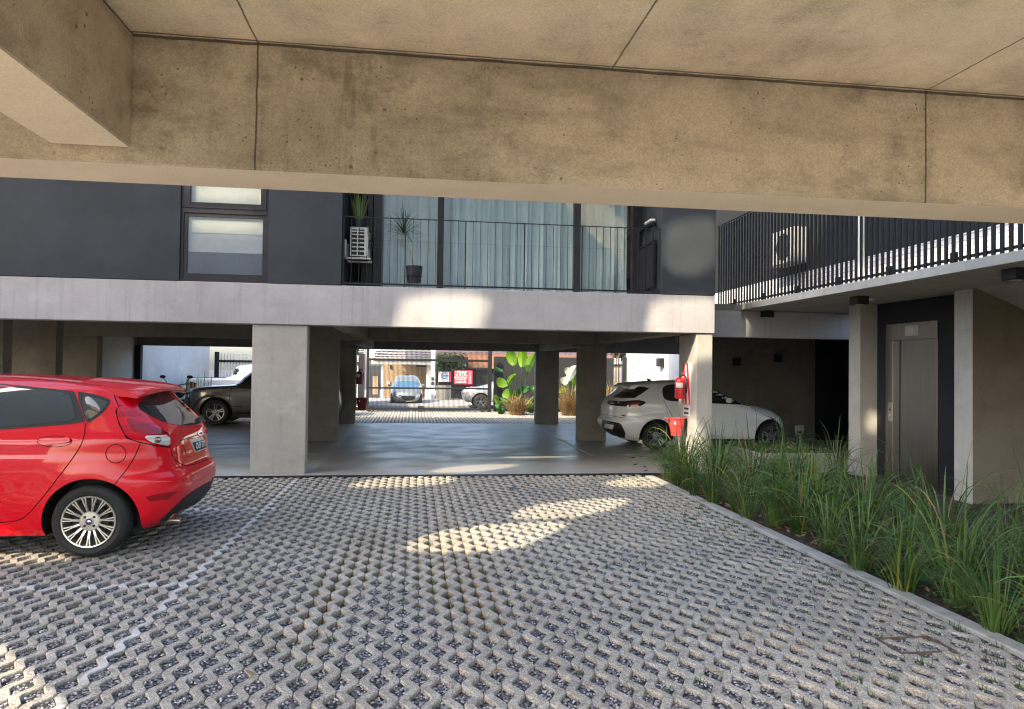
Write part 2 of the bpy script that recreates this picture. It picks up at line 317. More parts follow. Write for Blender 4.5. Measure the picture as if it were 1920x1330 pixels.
# pavers: grey concrete with the white parking lines painted on the blocks
q = NT('grid_paver_concrete'); x, y, z = q.xyz(); big = q.noise(0.9, 5, 0.65); fine = q.noise(140, 3, 0.7); med = q.noise(13, 4, 0.7)
col = q.mix(q.rng(big, 0.32, 0.7), (0.35, 0.32, 0.265), (0.46, 0.425, 0.36)); col = q.mix(q.rng(med, 0.35, 0.75), col, (0.23, 0.21, 0.18))
dirt = q.noise(0.55, 6, 0.7); col = q.mix(q.rng(dirt, 0.5, 0.75, 0, 0.35), col, (0.16, 0.145, 0.12)); spot = q.noise(2.6, 3, 0.5); col = q.mix(q.rng(spot, 0.66, 0.76, 0, 0.22), col, (0.13, 0.12, 0.105)); col = q.mix(0.45, col, q.mix(q.rng(fine, 0.35, 0.65), (0, 0, 0), (1, 1, 1)), 'OVERLAY')
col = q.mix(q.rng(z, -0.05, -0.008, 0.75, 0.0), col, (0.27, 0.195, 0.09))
inx = q.math('MULTIPLY', q.rng(x, -4.0, -3.99), q.rng(x, -1.44, -1.43, 1, 0))
l1 = q.math('MULTIPLY', q.line(x, -1.52, 0.026, 0.016), q.rng(y, 2.4, 2.5)); l1 = q.math('MULTIPLY', l1, q.rng(y, 9.65, 9.7, 1, 0))
l2 = q.math('MULTIPLY', inx, q.math('MAXIMUM', q.line(y, 5.12, 0.045, 0.012), q.line(y, 7.75, 0.045, 0.012)))
wear = q.rng(q.noise(5, 5, 0.75), 0.34, 0.54); ln = q.math('MULTIPLY', q.math('MULTIPLY', q.math('MAXIMUM', l1, l2), wear), q.rng(z, -0.012, -0.004))
col = q.mix(q.math('MULTIPLY', ln, 0.55), col, (0.66, 0.66, 0.66)); q.set(color=col, rough=0.88, spec=0.25); q.bump(q.math('ADD', fine, med), 0.004, 0.7); M['paver'] = q.m
q = NT('polished_floor'); v = q.noise(0.8, 6, 0.7); v2 = q.noise(1.6, 5, 0.62); x, y, z = q.xyz()
col = q.mix(q.rng(v, 0.3, 0.7), (0.27, 0.25, 0.218), (0.37, 0.345, 0.31)); col = q.mix(q.rng(v2, 0.5, 0.75, 0, 0.28), col, (0.14, 0.125, 0.105))
q.set(color=col, rough=q.rng(v2, 0.3, 0.75, 0.32, 0.52), spec=0.45); q.bump(q.noise(2.5, 3, 0.6), 0.003, 0.12); M['floor'] = q.m
q = NT('floor_line_paint'); w = q.noise(9, 5, 0.75); q.set(color=q.mix(q.rng(w, 0.4, 0.65), (0.46, 0.45, 0.43), (0.3, 0.28, 0.25)), rough=0.5); M['line'] = q.m
q = NT('asphalt'); f = q.noise(60, 4, 0.7); q.set(color=q.mix(q.rng(f, 0.3, 0.7), (0.04, 0.04, 0.042), (0.085, 0.083, 0.08)), rough=0.9); q.bump(f, 0.006, 0.5); M['asphalt'] = q.m
q = NT('pavement_slab'); v = q.noise(3, 5, 0.7); q.set(color=q.mix(q.rng(v, 0.3, 0.7), (0.27, 0.26, 0.235), (0.35, 0.335, 0.30)), rough=0.85); M['pave'] = q.m
M['grass'] = leafmat('grass_blade', (0.03, 0.08, 0.018), (0.12, 0.20, 0.045), 0.42, 0.15)
M['grass_y'] = leafmat('yellowing_blade', (0.27, 0.27, 0.04), (0.15, 0.22, 0.04), 0.5, 0.3)
M['weed'] = leafmat('weed_leaf', (0.03, 0.09, 0.02), (0.06, 0.13, 0.03)); M['ivy'] = leafmat('pale_ivy_leaf', (0.09, 0.14, 0.04), (0.2, 0.26, 0.1), 0.45)
M['banana'] = leafmat('broad_leaf', (0.10, 0.22, 0.015), (0.17, 0.30, 0.02), 0.35, 0.45); M['banana_d'] = leafmat('dark_broad_leaf', (0.02, 0.08, 0.02), (0.04, 0.13, 0.03), 0.35, 0.3)
M['dry'] = leafmat('dry_leaf', (0.36, 0.25, 0.11), (0.19, 0.115, 0.05), 0.8, 0.2); M['variegated'] = leafmat('pale_leaf', (0.6, 0.65, 0.55), (0.3, 0.42, 0.2), 0.4, 0.3)
M['snake'] = leafmat('snake_plant_leaf', (0.10, 0.20, 0.05), (0.30, 0.38, 0.12), 0.4, 0.2); M['dracaena'] = leafmat('dracaena_leaf', (0.012, 0.045, 0.015), (0.03, 0.08, 0.025), 0.4, 0.2)
M['vine'] = leafmat('vine_leaf', (0.025, 0.07, 0.025), (0.06, 0.12, 0.04)); M['bark'] = plain('bark', (0.09, 0.065, 0.045), 0.9, var=0.3, scale=20)
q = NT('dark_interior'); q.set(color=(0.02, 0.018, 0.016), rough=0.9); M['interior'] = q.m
# ---------------------------------------------------------------- ground
struct('terrain', MB().box(-250, -200, -1.2, 250, 300, -0.75), M['asphalt'])
def wob(x, y, s=0.0): return (math.sin(x*1.7+y*0.9+s)+math.sin(x*0.6-y*1.9+1.3+s)+math.sin(x*3.1+y*2.3+2.1*s))/3
def sink(x, y):                                   # rows where the gravel has settled and the holes stand open
    a = math.exp(-((x-0.35-0.06*math.sin(y*2))/0.24)**2)*(0.55+0.45*math.sin(y*1.3+0.6)) + 0.9*math.exp(-((x+1.0-0.1*y)/0.16)**2)*max(0, math.sin(y*1.1+2.2))
    return 0.055*max(0.0, a) + 0.007*wob(x*3, y*3) - 0.008*wob(x*.8, y*.8)
def gravel_bed(x0, x1, y0, y1, st):
    mb = MB(); nx = int((x1-x0)/st)+1; ny = int((y1-y0)/st)+1
    vs = [(x0+(x1-x0)*i/nx, y0+(y1-y0)*j/ny, -0.021-sink(x0+(x1-x0)*i/nx, y0+(y1-y0)*j/ny)+0.004*random.random()) for j in range(ny+1) for i in range(nx+1)]
    return mb.add(vs, [(j*(nx+1)+i, j*(nx+1)+i+1, (j+1)*(nx+1)+i+1, (j+1)*(nx+1)+i) for j in range(ny) for i in range(nx)])
g = stuff('gravel', gravel_bed(-8.2, 3.3, 1.5, 9.86, 0.06), M['gravel'], fix=False)
struct('ground', MB().box(-14, -9, -0.4, 14, 26, -0.13), M['soil'])
struct('rear_paving', MB().box(-12, -8.9, -0.13, 6, 1.49, -0.004), M['paver'])  # plain unseen slab put in to bounce sunlight upward
PS, PW, PP = 0.096, 0.052, 0.21
def tri(t):
    t = t % 1.0
    return 1.0 if t < 0.15 else 1-2*(t-0.15)/0.35 if t < 0.5 else -1.0 if t < 0.65 else -1+2*(t-0.65)/0.35
PKN = (0.0, 0.15, 0.5, 0.65); AMP = (PS-PW)/2
def strip_x(k, y): return k*PS + (AMP if k % 2 == 0 else -AMP)*tri(y/PP)
def pavers(x0, x1, y0, y1, fine=True):
    mb = MB()
    for k in range(int(math.ceil(x0/PS)), int(x1/PS)+1):
        ys = []; j0 = int(y0/PP)
        for j in range(j0, int(y1/PP)+1):
            for t in PKN: ys.append((j+t)*PP)
        ys = [y for y in ys if y0 <= y <= y1]; ys = sorted(set([y0]+ys+[y1]))
        kz = random.gauss(0, 0.0022); vs = []; bl = {}
        for y in ys:
            x = strip_x(k, y); b = int(y/PP*1.0+0.32); jit = bl.setdefault(b, random.gauss(0, 0.0026))
            z = kz + jit + 0.004*wob(x, y) - 0.002; hw = PW/2-0.0014; e = 0.0048
            if fine: vs += [(x-hw, y, -0.075), (x-hw, y, z-e), (x-hw+e*0.9, y, z), (x+hw-e*0.9, y, z), (x+hw, y, z-e), (x+hw, y, -0.075)]
            else: vs += [(x-hw, y, -0.06), (x-hw, y, z), (x+hw, y, z), (x+hw, y, -0.06)]
        n = 6 if fine else 4
        mb.add(vs, [(i*n+c, i*n+c+1, (i+1)*n+c+1, (i+1)*n+c) for i in range(len(ys)-1) for c in range(n-1)])
    return mb
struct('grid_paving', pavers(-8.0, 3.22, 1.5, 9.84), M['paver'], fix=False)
ICO = None
def pebble_mesh():
    bm = bmesh.new(); bmesh.ops.create_icosphere(bm, subdivisions=1, radius=1.0); v = [tuple(q.co) for q in bm.verts]; f = [tuple(w.index for w in q.verts) for q in bm.faces]; bm.free(); return v, f
ICO = pebble_mesh()
def pebbles(n):
    vv = np.array(ICO[0]); V = []; F = []; o = 0; cnt = 0
    while cnt < n:
        y = 2.9 + 4.2*random.random()**1.8; x = random.uniform(-3.2, 3.22)
        k = round(x/PS); 
        if min(abs(x-strip_x(k+d, y)) for d in (-1, 0, 1)) < PW/2+0.004 or abs((x - 0.146*y)/y) > 0.85: continue
        r = random.uniform(0.004, 0.0085); A = np.array([1, random.uniform(.6, 1.3), random.uniform(.5, .8)])*r
        a = random.random()*6.28; c, s = math.cos(a), math.sin(a); R = np.array([[c, -s, 0], [s, c, 0], [0, 0, 1]])
        P = (vv*(1+0.25*RNG.standard_normal((len(vv), 1))*0.6)*A) @ R.T + np.array([x, y, -0.015-sink(x, y)+random.uniform(-0.001, 0.008)])
        V += [tuple(p) for p in P]; F += [tuple(i+o for i in f) for f in ICO[1]]; o += len(vv); cnt += 1
    mb = MB(); mb.v = V; mb.f = F; mb.mi = [0]*len(F); return mb
stuff('pebbles', pebbles(15000), M['pebble'], fix=False)
struct('kerb', MB().box(3.245, 1.4, -0.12, 3.365, 9.72, 0.012), M['kerb'], bevel=0.008)
sb = MB(); nx, ny = 40, 90
sb.add([(3.365+(7.0-3.365)*i/nx, 1.4+(11.9-1.4)*j/ny, -0.015+0.02*wob(i*1.3, j*1.1)+0.015*random.random()) for j in range(ny+1) for i in range(nx+1)], [(j*(nx+1)+i, j*(nx+1)+i+1, (j+1)*(nx+1)+i+1, (j+1)*(nx+1)+i) for j in range(ny) for i in range(nx)])
struct('planting_soil', sb, M['soil'], fix=False)
ch = MB().box(-9, 9.85, -0.12, 4.1, 9.865, 0.004).box(-9, 9.965, -0.12, 4.1, 9.98, 0.004)
x = -9.0
while x < 4.1: ch.box(x, 9.866, -0.02, x+0.012, 9.964, -0.001); x += 0.03
struct('drain_channel', ch, M['black_metal'], fix=False)
struct('garage_floor', MB().box(-12, 9.981, -0.1, 10, 19.05, 0.004), M['floor'])
ln = MB().box(-1.545, 10.42, 0.005, -1.40, 19.0, 0.008)
for y in (12.3, 13.9, 16.4): ln.box(-7, y, 0.005, -1.6, y+0.06, 0.008)
ln.box(3.55, 12.15, 0.005, 6.2, 12.21, 0.008).box(3.05, 12.0, 0.005, 3.12, 18.0, 0.008)
ln.add([(3.05, 13.3, .009), (3.12, 13.35, .009), (3.62, 12.21, .009), (3.55, 12.15, .009)], [(0, 1, 2, 3)])
struct('floor_marking', ln, M['line'])
struct('entrance_paving', pavers(-6.8, 7.5, 19.12, 24.6, fine=False), M['paver'], fix=False)
stuff('entrance_gravel', MB().box(-6.9, 19.06, -0.1, 7.6, 24.7, -0.03), M['gravel'])
struct('driveway', MB().add([(-9, 24.62, 0), (9, 24.62, 0), (9, 30, -.5), (-9, 30, -.5)], [(0, 1, 2, 3)]), M['pave'])
struct('road', MB().box(-40, 30, -.7, 40, 36.5, -.55), M['asphalt'])
struct('pavement', MB().box(-40, 36.5, -.7, 40, 60, -.45), M['pave'], bevel=0.02)
# ---------------------------------------------------------------- near building
nb = thing('apartment_building', 'tan raw concrete building overhead with one deep cross beam and stained ceiling', 'building', (0, 2.7, 2.2))
hole = [(-5.3, 2.60), (-3.2, 0.098), (-9, 0.098), (-9, 2.60)]  # made-up slab opening, shaped to let a sun patch onto the paving
sp = MB()
for z in (2.662, 2.9):
    sp.add([(-12, -.3, z), (12, -.3, z), (12, .098, z), (-3.2, .098, z), (-9, .098, z), (-12, .098, z)], [(0, 1, 2, 3, 4, 5)])
    sp.add([(-3.2, .098, z), (12, .098, z), (12, 2.634, z), (-12, 2.634, z), (-12, .098, z), (-9, .098, z), (-9, 2.6, z), (-5.3, 2.6, z)], [(0, 1, 2, 7), (2, 3, 6, 7), (3, 4, 5, 6)])
build('ceiling_slab', sp, M['near_ceil'], nb, fix=False)
build('cross_beam', MB().box(-12, 2.636, 2.2, 12, 2.925, 2.9), [M['near_beam'], M['soffit']], nb, bevel=0.006)
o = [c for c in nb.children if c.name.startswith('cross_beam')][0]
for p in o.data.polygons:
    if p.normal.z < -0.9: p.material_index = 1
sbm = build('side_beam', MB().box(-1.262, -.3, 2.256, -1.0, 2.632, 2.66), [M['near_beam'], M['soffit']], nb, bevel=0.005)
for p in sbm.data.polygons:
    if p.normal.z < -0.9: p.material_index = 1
MY = 2.80
def back(p, w=MY):
    t = (p[1]-w)/SUND.y; return (p[0]-SUND.x*t, p[2]-SUND.z*t)
def chaikin(P, n=2):
    for _ in range(n): P = [q for a, b in zip(P, P[1:]+P[:1]) for q in ((a[0]*.75+b[0]*.25, a[1]*.75+b[1]*.25), (a[0]*.25+b[0]*.75, a[1]*.25+b[1]*.75))]
    return P
YF = 10.11
HOLES = []  # invented openings, traced back along the sun from the wanted light patches
def lit(pts, n=2): HOLES.append(chaikin([back(p) for p in pts], n))
F_ = lambda *p: [(a, YF, b) for a, b in p]
G_ = lambda *p: [(a, b, 0.0) for a, b in p]
lit(F_((-0.15, 2.54), (0.96, 2.59), (1.12, 2.40), (0.80, 1.80), (-0.38, 1.80), (-0.26, 2.3)))
lit(F_((3.44, 2.62), (4.75, 2.62), (4.75, 1.66), (3.35, 1.66), (3.38, 2.2)))
lit(F_((3.62, 2.86), (4.5, 2.92), (4.5, 3.74), (4.3, 3.84), (3.78, 3.72), (3.62, 3.62)))
lit(G_((-1.0, 8.93), (-0.45, 9.9), (0.75, 9.9), (0.25, 8.95)))
lit(G_((0.78, 6.98), (1.48, 8.0), (2.75, 8.18), (1.74, 6.98)))
lit(G_((-0.26, 5.84), (0.34, 6.78), (1.68, 6.97), (1.15, 6.2), (0.78, 5.74)))
lit(G_((0.05, 10.1), (0.72, 11.0), (1.85, 11.05), (0.95, 10.15)))
lit(G_((2.25, 8.93), (2.95, 9.72), (3.62, 9.72), (3.3, 8.75)))
lit([(4.17, 10.0, 0.95), (4.17, 10.95, 0.55), (4.17, 10.95, -0.2), (4.17, 10.0, -0.2)], 1)
lit([(6.48, 9.5, 0.62), (6.48, 9.5, 0.88), (6.60, 9.5, 0.98), (6.78, 9.5, 0.8), (6.66, 9.5, 0.6)])
lit(G_((-3.6, 5.98), (-3.2, 6.25), (-2.7, 6.05), (-2.5, 5.76), (-3.6, 5.62)), 1)
lit([(7.28, 4.0, 2.62), (7.28, 8.0, 2.62), (7.28, 13.2, 2.5), (7.28, 13.2, 3.0), (7.28, 8.0, 3.35), (7.28, 5.2, 3.4), (7.28, 5.0, 4.0), (7.28, 4.0, 4.0)], 1)
lit([(-3.10, 10.17, 3.30), (-2.08, 10.17, 3.30), (-2.08, 10.17, 3.56), (-3.10, 10.17, 3.56)], 1)
lit([(-3.08, 10.17, 3.71), (-2.10, 10.17, 3.71), (-2.10, 10.17, 4.0), (-3.08, 10.17, 4.0)], 1)
def sun_mask(x0, x1, z0, z1, y0, y1):
    pts = [(x0, z0), (x1, z0), (x1, z1), (x0, z1)]; loops = [[0, 1, 2, 3]]
    for h in HOLES:
        lo = len(pts); pts += h; loops.append(list(range(lo, lo+len(h))))
    ed = [(l[i], l[(i+1) % len(l)]) for l in loops for i in range(len(l))]
    v, e, f, *_ = delaunay_2d_cdt([Vector(p) for p in pts], ed, [], 0, 1e-6)
    def inside(c, poly):
        r = False
        for (ax, ay), (bx, by) in zip(poly, poly[1:]+poly[:1]):
            if (ay > c[1]) != (by > c[1]) and c[0] < (bx-ax)*(c[1]-ay)/(by-ay)+ax: r = not r
        return r
    F = []
    for t in f:
        c = ((v[t[0]].x+v[t[1]].x+v[t[2]].x)/3, (v[t[0]].y+v[t[1]].y+v[t[2]].y)/3)
        if not any(inside(c, h) for h in HOLES): F.append(t)
    mb = MB(); mb.add([(p.x, y0, p.y) for p in v], F); mb.add([(p.x, y1, p.y) for p in v], F)
    for l in loops[1:]:
        q = [pts[i] for i in l]; n = len(q)
        mb.add([(a, y0, b) for a, b in q]+[(a, y1, b) for a, b in q], [(i, (i+1) % n, n+(i+1) % n, n+i) for i in range(n)])
    return mb
build('rear_wall', MB().box(-4.6, -.3, 2.902, 10, -.1, 8.6), M['cream'], nb)  # unseen added wall, backs the sun holes where glass reflects them
build('upper_wall', sun_mask(-14.5, 8.0, 2.902, 12.6, MY-0.02, MY+0.03), M['cream'], nb, fix=False)  # made-up unseen wall, blocks the sun except through the patch holes
# ---------------------------------------------------------------- front building
fb = thing('apartment_building', 'grey concrete building opposite, on columns above a garage, dark upper wall and long glazed balcony', 'building', (0, 10.2, 0))
build('fascia', MB().box(-13, YF, 2.062, 4.44, 10.36, 2.624), M['fascia'], fb, bevel=0.006)
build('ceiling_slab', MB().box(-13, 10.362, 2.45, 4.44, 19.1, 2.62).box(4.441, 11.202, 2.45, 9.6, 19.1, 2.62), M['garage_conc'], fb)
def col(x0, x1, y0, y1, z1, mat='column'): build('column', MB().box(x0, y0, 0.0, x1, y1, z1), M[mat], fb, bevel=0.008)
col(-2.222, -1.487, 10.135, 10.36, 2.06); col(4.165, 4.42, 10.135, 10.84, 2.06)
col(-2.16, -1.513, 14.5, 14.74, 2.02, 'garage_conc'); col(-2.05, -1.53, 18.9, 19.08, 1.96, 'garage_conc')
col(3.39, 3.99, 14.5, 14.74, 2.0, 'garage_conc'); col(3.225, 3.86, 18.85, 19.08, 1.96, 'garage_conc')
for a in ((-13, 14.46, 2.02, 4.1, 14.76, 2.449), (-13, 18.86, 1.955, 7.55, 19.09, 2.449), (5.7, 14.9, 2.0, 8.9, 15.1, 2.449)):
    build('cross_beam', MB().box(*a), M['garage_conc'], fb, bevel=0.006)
for a in ((-1.18, 10.361, 2.05, -0.93, 14.459, 2.448), (-1.32, 14.762, 1.975, -1.07, 18.858, 2.448), (3.72, 10.361, 2.04, 4.02, 14.459, 2.448), (3.3, 14.762, 1.97, 3.56, 18.858, 2.448)):
    build('garage_beam', MB().box(*a), M['garage_conc'], fb, bevel=0.006)
wy = onx(185, 650, -6.9).y
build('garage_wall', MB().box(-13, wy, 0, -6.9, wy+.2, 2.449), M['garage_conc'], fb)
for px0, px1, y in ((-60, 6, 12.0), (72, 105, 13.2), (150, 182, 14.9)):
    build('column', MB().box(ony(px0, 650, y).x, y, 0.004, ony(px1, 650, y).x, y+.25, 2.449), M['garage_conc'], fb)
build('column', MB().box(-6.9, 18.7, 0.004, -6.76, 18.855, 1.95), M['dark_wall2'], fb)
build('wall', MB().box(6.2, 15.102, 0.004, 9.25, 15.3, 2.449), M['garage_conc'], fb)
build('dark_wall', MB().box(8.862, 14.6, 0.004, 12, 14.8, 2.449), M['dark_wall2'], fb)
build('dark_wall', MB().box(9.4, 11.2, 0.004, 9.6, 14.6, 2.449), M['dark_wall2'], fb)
wpan = lambda x0, x1, y1=10.3: build('upper_wall', MB().box(x0, 10.104, 2.628, x1, y1, 5.0), M['dark_wall'], fb, bevel=0.004)
wpan(-13, -3.184); wpan(-2.028, -1.04, 11.1)
pl = build('upper_wall', MB().box(3.605, 10.104, 2.632, 4.444, 11.1, 5.0), M['dark_wall'], fb, bevel=0.004)
build('fascia', MB().box(4.446, 11.0, 2.06, 9.6, 11.2, 2.49), M['fascia'], fb)
build('roof', MB().box(-13, 10.12, 5.002, 4.44, 15, 5.15), M['fascia'], fb)
build('rear_wall', MB().box(-13, 14.8, 2.622, 4.44, 15, 5.0), M['dark_wall'], fb)
# the window
M['cream_blind'] = plain('cream_roller_blind', (0.88, 0.84, 0.72), 0.9, var=0.02)
wf = MB(); X0, X1 = -3.182, -2.03
wf.box(X0, 10.13, 2.63, X0+.035, 10.2, 5).box(X1-.035, 10.13, 2.63, X1, 10.2, 5).box(X0+.036, 10.13, 2.63, X1-.036, 10.2, 2.69)
wf.box(X0+.036, 10.125, 3.565, X1-.036, 10.2, 3.63)
def ring(mb, x0, x1, z0, z1, w, y0, y1, mi=0):
    mb.box(x0, y0, z0, x0+w, y1, z1, mi).box(x1-w, y0, z0, x1, y1, z1, mi).box(x0+w+.0005, y0, z0, x1-w-.0005, y1, z0+w, mi).box(x0+w+.0005, y0, z1-w, x1-w-.0005, y1, z1, mi)
ring(wf, X0+.037, X1-.037, 2.692, 3.563, .045, 10.14, 10.19); ring(wf, X0+.037, X1-.037, 3.632, 4.9, .075, 10.115, 10.18)
wn = build('window', wf, M['frame'], fb)
pane = MB().box(X0+.08, 10.16, 2.735, X1-.08, 10.166, 3.52); build('pane', pane, M['win_glass'], wn)
build('pane', MB().box(X0+.11, 10.15, 3.705, X1-.11, 10.156, 4.8), M['win_glass'], wn)
bl = MB().box(X0+.04, 10.178, 3.30, X1-.04, 10.184, 3.56).box(X0+.04, 10.17, 3.6, X1-.04, 10.176, 4.9)  # added panels, cream to stand in for the building reflected in the pane
build('blind', bl, M['cream_blind'], wn); build('lower_blind', MB().box(X0+.04, 10.187, 3.04, X1-.04, 10.192, 3.36), M['white'], wn)
build('room_wall', MB().box(X0-.3, 10.9, 2.63, X1+.3, 10.95, 4.99).box(X0-.02, 10.31, 2.626, X1+.02, 10.89, 2.64), M['garage_conc'], wn)
# balcony recess: sliding doors
GY = 11.08
df = MB()
for a, b in ((-0.84, -0.77), (-0.75, -0.68), (-0.665, -0.535), (0.315, 0.41), (2.48, 2.585), (3.44, 3.53), (3.535, 3.604)): df.box(a, GY-.05, 2.625, b, GY+.05, 5.0)
df.box(-0.534, GY-.03, 2.625, 3.439, GY+.03, 2.70)
sd = build('sliding_door', df, M['frame'], fb)
for a, b in ((-0.534, 0.314), (0.411, 2.479), (2.586, 3.439)): build('pane', MB().box(a, GY-.004, 2.701, b, GY+.004, 5.0), M['glass'], sd)
build('balcony_wall', MB().box(-1.038, 11.13, 2.63, -0.842, 11.2, 5.0).box(-0.841, 12.4, 2.63, 3.6, 12.5, 5.0), M['interior'], fb)
build('balcony_floor', MB().box(-1.038, 10.361, 2.6205, 4.4, 14.7, 2.6275), M['fascia'], fb)
build('brick_wall', MB().box(3.33, 11.5, 3.05, 3.604, 11.6, 5.0).box(3.606, 11.102, 2.63, 3.9, 11.6, 5.0), M['brick'], fb)
cm = MB(); xs = np.linspace(-0.52, 3.43, 420)
def fold(x): 
    a = 0.4 if x < 0.36 else 1.0
    return GY+.22 + a*(0.065*math.sin(x*27+1.6*math.sin(x*4.1)) + 0.028*math.sin(x*61+2*math.sin(x*3.3))) + 0.02*math.sin(x*9)
cm.add([(x, fold(x), z) for z in (2.66, 5.0) for x in xs], [(i, i+1, 420+i+1, 420+i) for i in range(419)])
tag(build('curtain', cm, M['curtain'], smooth=80), 'pale blue green pleated curtain hanging behind the sliding glass doors', 'curtain')
# balcony railing
rl = MB(); RY = 10.16
rl.bar((-1.03, RY, 3.605), (3.6, RY, 3.605), .018, .012).bar((-1.03, RY, 2.665), (3.6, RY, 2.665), .03, .022)
x = -1.02; k = 0
while x < 3.6:
    if k % 8 == 0: rl.bar((x, RY, 2.626), (x, RY, 3.6), .016)
    else: rl.bar((x, RY, 2.67), (x, RY, 3.6), .007)
    x += .107; k += 1
build('balcony_railing', rl, M['black_metal'], fb, fix=False)
bg_ = MB().box(3.55, 10.3, 2.76, 3.575, 11.03, 3.43)
for y in (10.3, 10.66, 11.0): bg_.box(3.535, y, 2.7, 3.549, y+.03, 3.75)
bg_.box(3.535, 10.29, 3.44, 3.58, 11.03, 3.47).box(3.535, 10.29, 3.72, 3.58, 11.03, 3.75)
build('balcony_gate', bg_, M['dark_wall2'], fb)
tag(build('folded_paper', MB().box(3.50, 10.34, 3.76, 3.585, 10.62, 3.80, M=Matrix.Rotation(0, 4, 'X')), M['white'], bevel=0.01), 'white folded paper lying on top of the balcony gate', 'paper')
# ---------------------------------------------------------------- lift block and walkway
lb = thing('lift_tower', 'concrete stair block with a steel lift door and a railed walkway above', 'building', (6.6, 8.5, 0))
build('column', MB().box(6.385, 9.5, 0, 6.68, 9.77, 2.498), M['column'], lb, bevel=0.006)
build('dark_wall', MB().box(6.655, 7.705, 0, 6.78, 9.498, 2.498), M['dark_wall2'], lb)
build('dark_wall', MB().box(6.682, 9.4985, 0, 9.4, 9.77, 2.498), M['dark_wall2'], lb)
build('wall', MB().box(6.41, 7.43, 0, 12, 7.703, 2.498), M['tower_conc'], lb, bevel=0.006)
ed = build('lift_door', MB().box(6.642, 8.27, 0, 6.654, 8.978, 1.955), M['steel'], lb)
build('header', MB().box(6.625, 8.27, 1.958, 6.654, 9.27, 2.19), M['steel'], ed, bevel=0.003)
build('jamb', MB().box(6.625, 9.12, 0, 6.654, 9.27, 1.956), M['steel'], ed, bevel=0.003)
build('jamb', MB().box(6.634, 8.992, 0, 6.654, 9.118, 1.956), M['steel'], ed)
build('indicator', MB().box(6.618, 8.62, 2.01, 6.6245, 8.86, 2.15), M['alloy'], ed, bevel=0.002)
build('display', MB().box(6.615, 8.69, 2.05, 6.6175, 8.79, 2.115), M['offwhite'], ed)
bp = onx(1669, 772, 6.62)
build('button_panel', MB().box(6.619, bp.y-.05, bp.z-.13, 6.6245, bp.y+.05, bp.z+.13), M['alloy'], ed, bevel=0.002)
for dz, mt in ((0.03, 'black'), (-0.05, 'white')): build('button', MB().lathe([(0.014, 0), (0.014, -.006), (0.0001, -.006)], (6.6185, bp.y, bp.z+dz), 'x', 14), M[mt], ed)
build('walkway_slab', MB().box(5.25, 2.9, 2.5, 7.4, 11.95, 2.6), M['column'], lb, bevel=0.004)
build('stair_soffit', MB().add([(6.46, 4.2, 2.498), (6.46, 7.428, 2.498), (9.5, 7.428, 1.35), (9.5, 4.2, 1.35), (6.46, 4.2, 2.70), (6.46, 7.428, 2.70), (9.5, 7.428, 1.55), (9.5, 4.2, 1.55)], [(0, 1, 2, 3), (4, 5, 6, 7), (0, 1, 5, 4), (2, 3, 7, 6), (0, 3, 7, 4), (1, 2, 6, 5)]), M['column'], lb)
zb = onx(1640, 478, 7.3).z
build('walkway_wall', MB().box(7.3, 2.9, 2.602, 7.4, 17.5, zb), M['brick_y'], lb)
build('walkway_wall', MB().box(7.302, 2.9, zb+.001, 7.4, 17.5, 7.2), M['dark_wall2'], lb)
build('walkway_wall', MB().box(4.46, 17.502, zb+.001, 7.4, 17.6, 7.6), M['dark_wall2'], lb)
build('end_face', MB().box(6.401, 7.428, 0, 6.4095, 7.704, 2.497), M['column'], lb)  # thin pale strip stands in for sky light on the wall end
build('walkway_wall', MB().box(4.46, 17.502, 2.622, 7.4, 17.6, zb), M['white_wall'], lb)
build('upper_wall', MB().box(4.3, 11.102, 2.632, 4.438, 14.798, 5.0), M['dark_wall'], fb)
build('roof', MB().box(7.402, 2.9, 5.402, 9.6, 17.5, 5.5), M['fascia'], lb)
rs = MB(); y = 3.0; k = 0
while y < 11.85:
    rs.box(5.262, y, 2.565, 5.276, y+.042, 4.03); k += 1; y += .098
rs.bar((5.269, 2.95, 4.045), (5.269, 11.9, 4.045), .03, .02).bar((5.285, 2.95, 2.64), (5.285, 11.9, 2.64), .018, .03)
for y in np.arange(3.4, 11.5, 0.98): rs.box(5.277, y, 2.602, 5.31, y+.07, 2.71)
build('walkway_railing', rs, M['black_metal'], lb, fix=False)
pv = onx(1613, 440, 7.22)
tag(build('downpipe', MB().tube([(7.24, pv.y, 2.61), (7.24, pv.y, 5.38)], .055, 12), M['white'], smooth=40), 'white vertical pipe behind the dark walkway slats', 'pipe')
# ---------------------------------------------------------------- boundary walls
def wall_thing(name, label, mb, mat, cat='wall'): return tag(build(name, mb, mat), label, cat)
w1 = wall_thing('boundary_wall', 'tall pale plastered wall along the left beside the entrance, in shade', MB().box(-7.1, wy+.21, -.1, -6.902, 25.2, 3.4), M['white_wall'])
w2 = wall_thing('boundary_wall', 'sunlit white rendered wall on the right beyond the white hatchback', MB().box(7.6, 19.1, -.1, 7.8, 25.0, 3.4), M['white_wall'])
w3 = wall_thing('boundary_wall', 'charcoal wall behind the broad leaved plants beside the gate', MB().box(ony(926, 720, 24.4).x, 24.4, -.1, ony(1150, 720, 24.4).x, 24.55, ony(960, 669, 24.4).z), M['dark_wall2'])
w4 = wall_thing('boundary_wall', 'plain pale wall closing the courtyard beside the red hatchback', MB().box(-9.2, -9, -.1, -9, 10.0, 3.2), M['white_wall'])
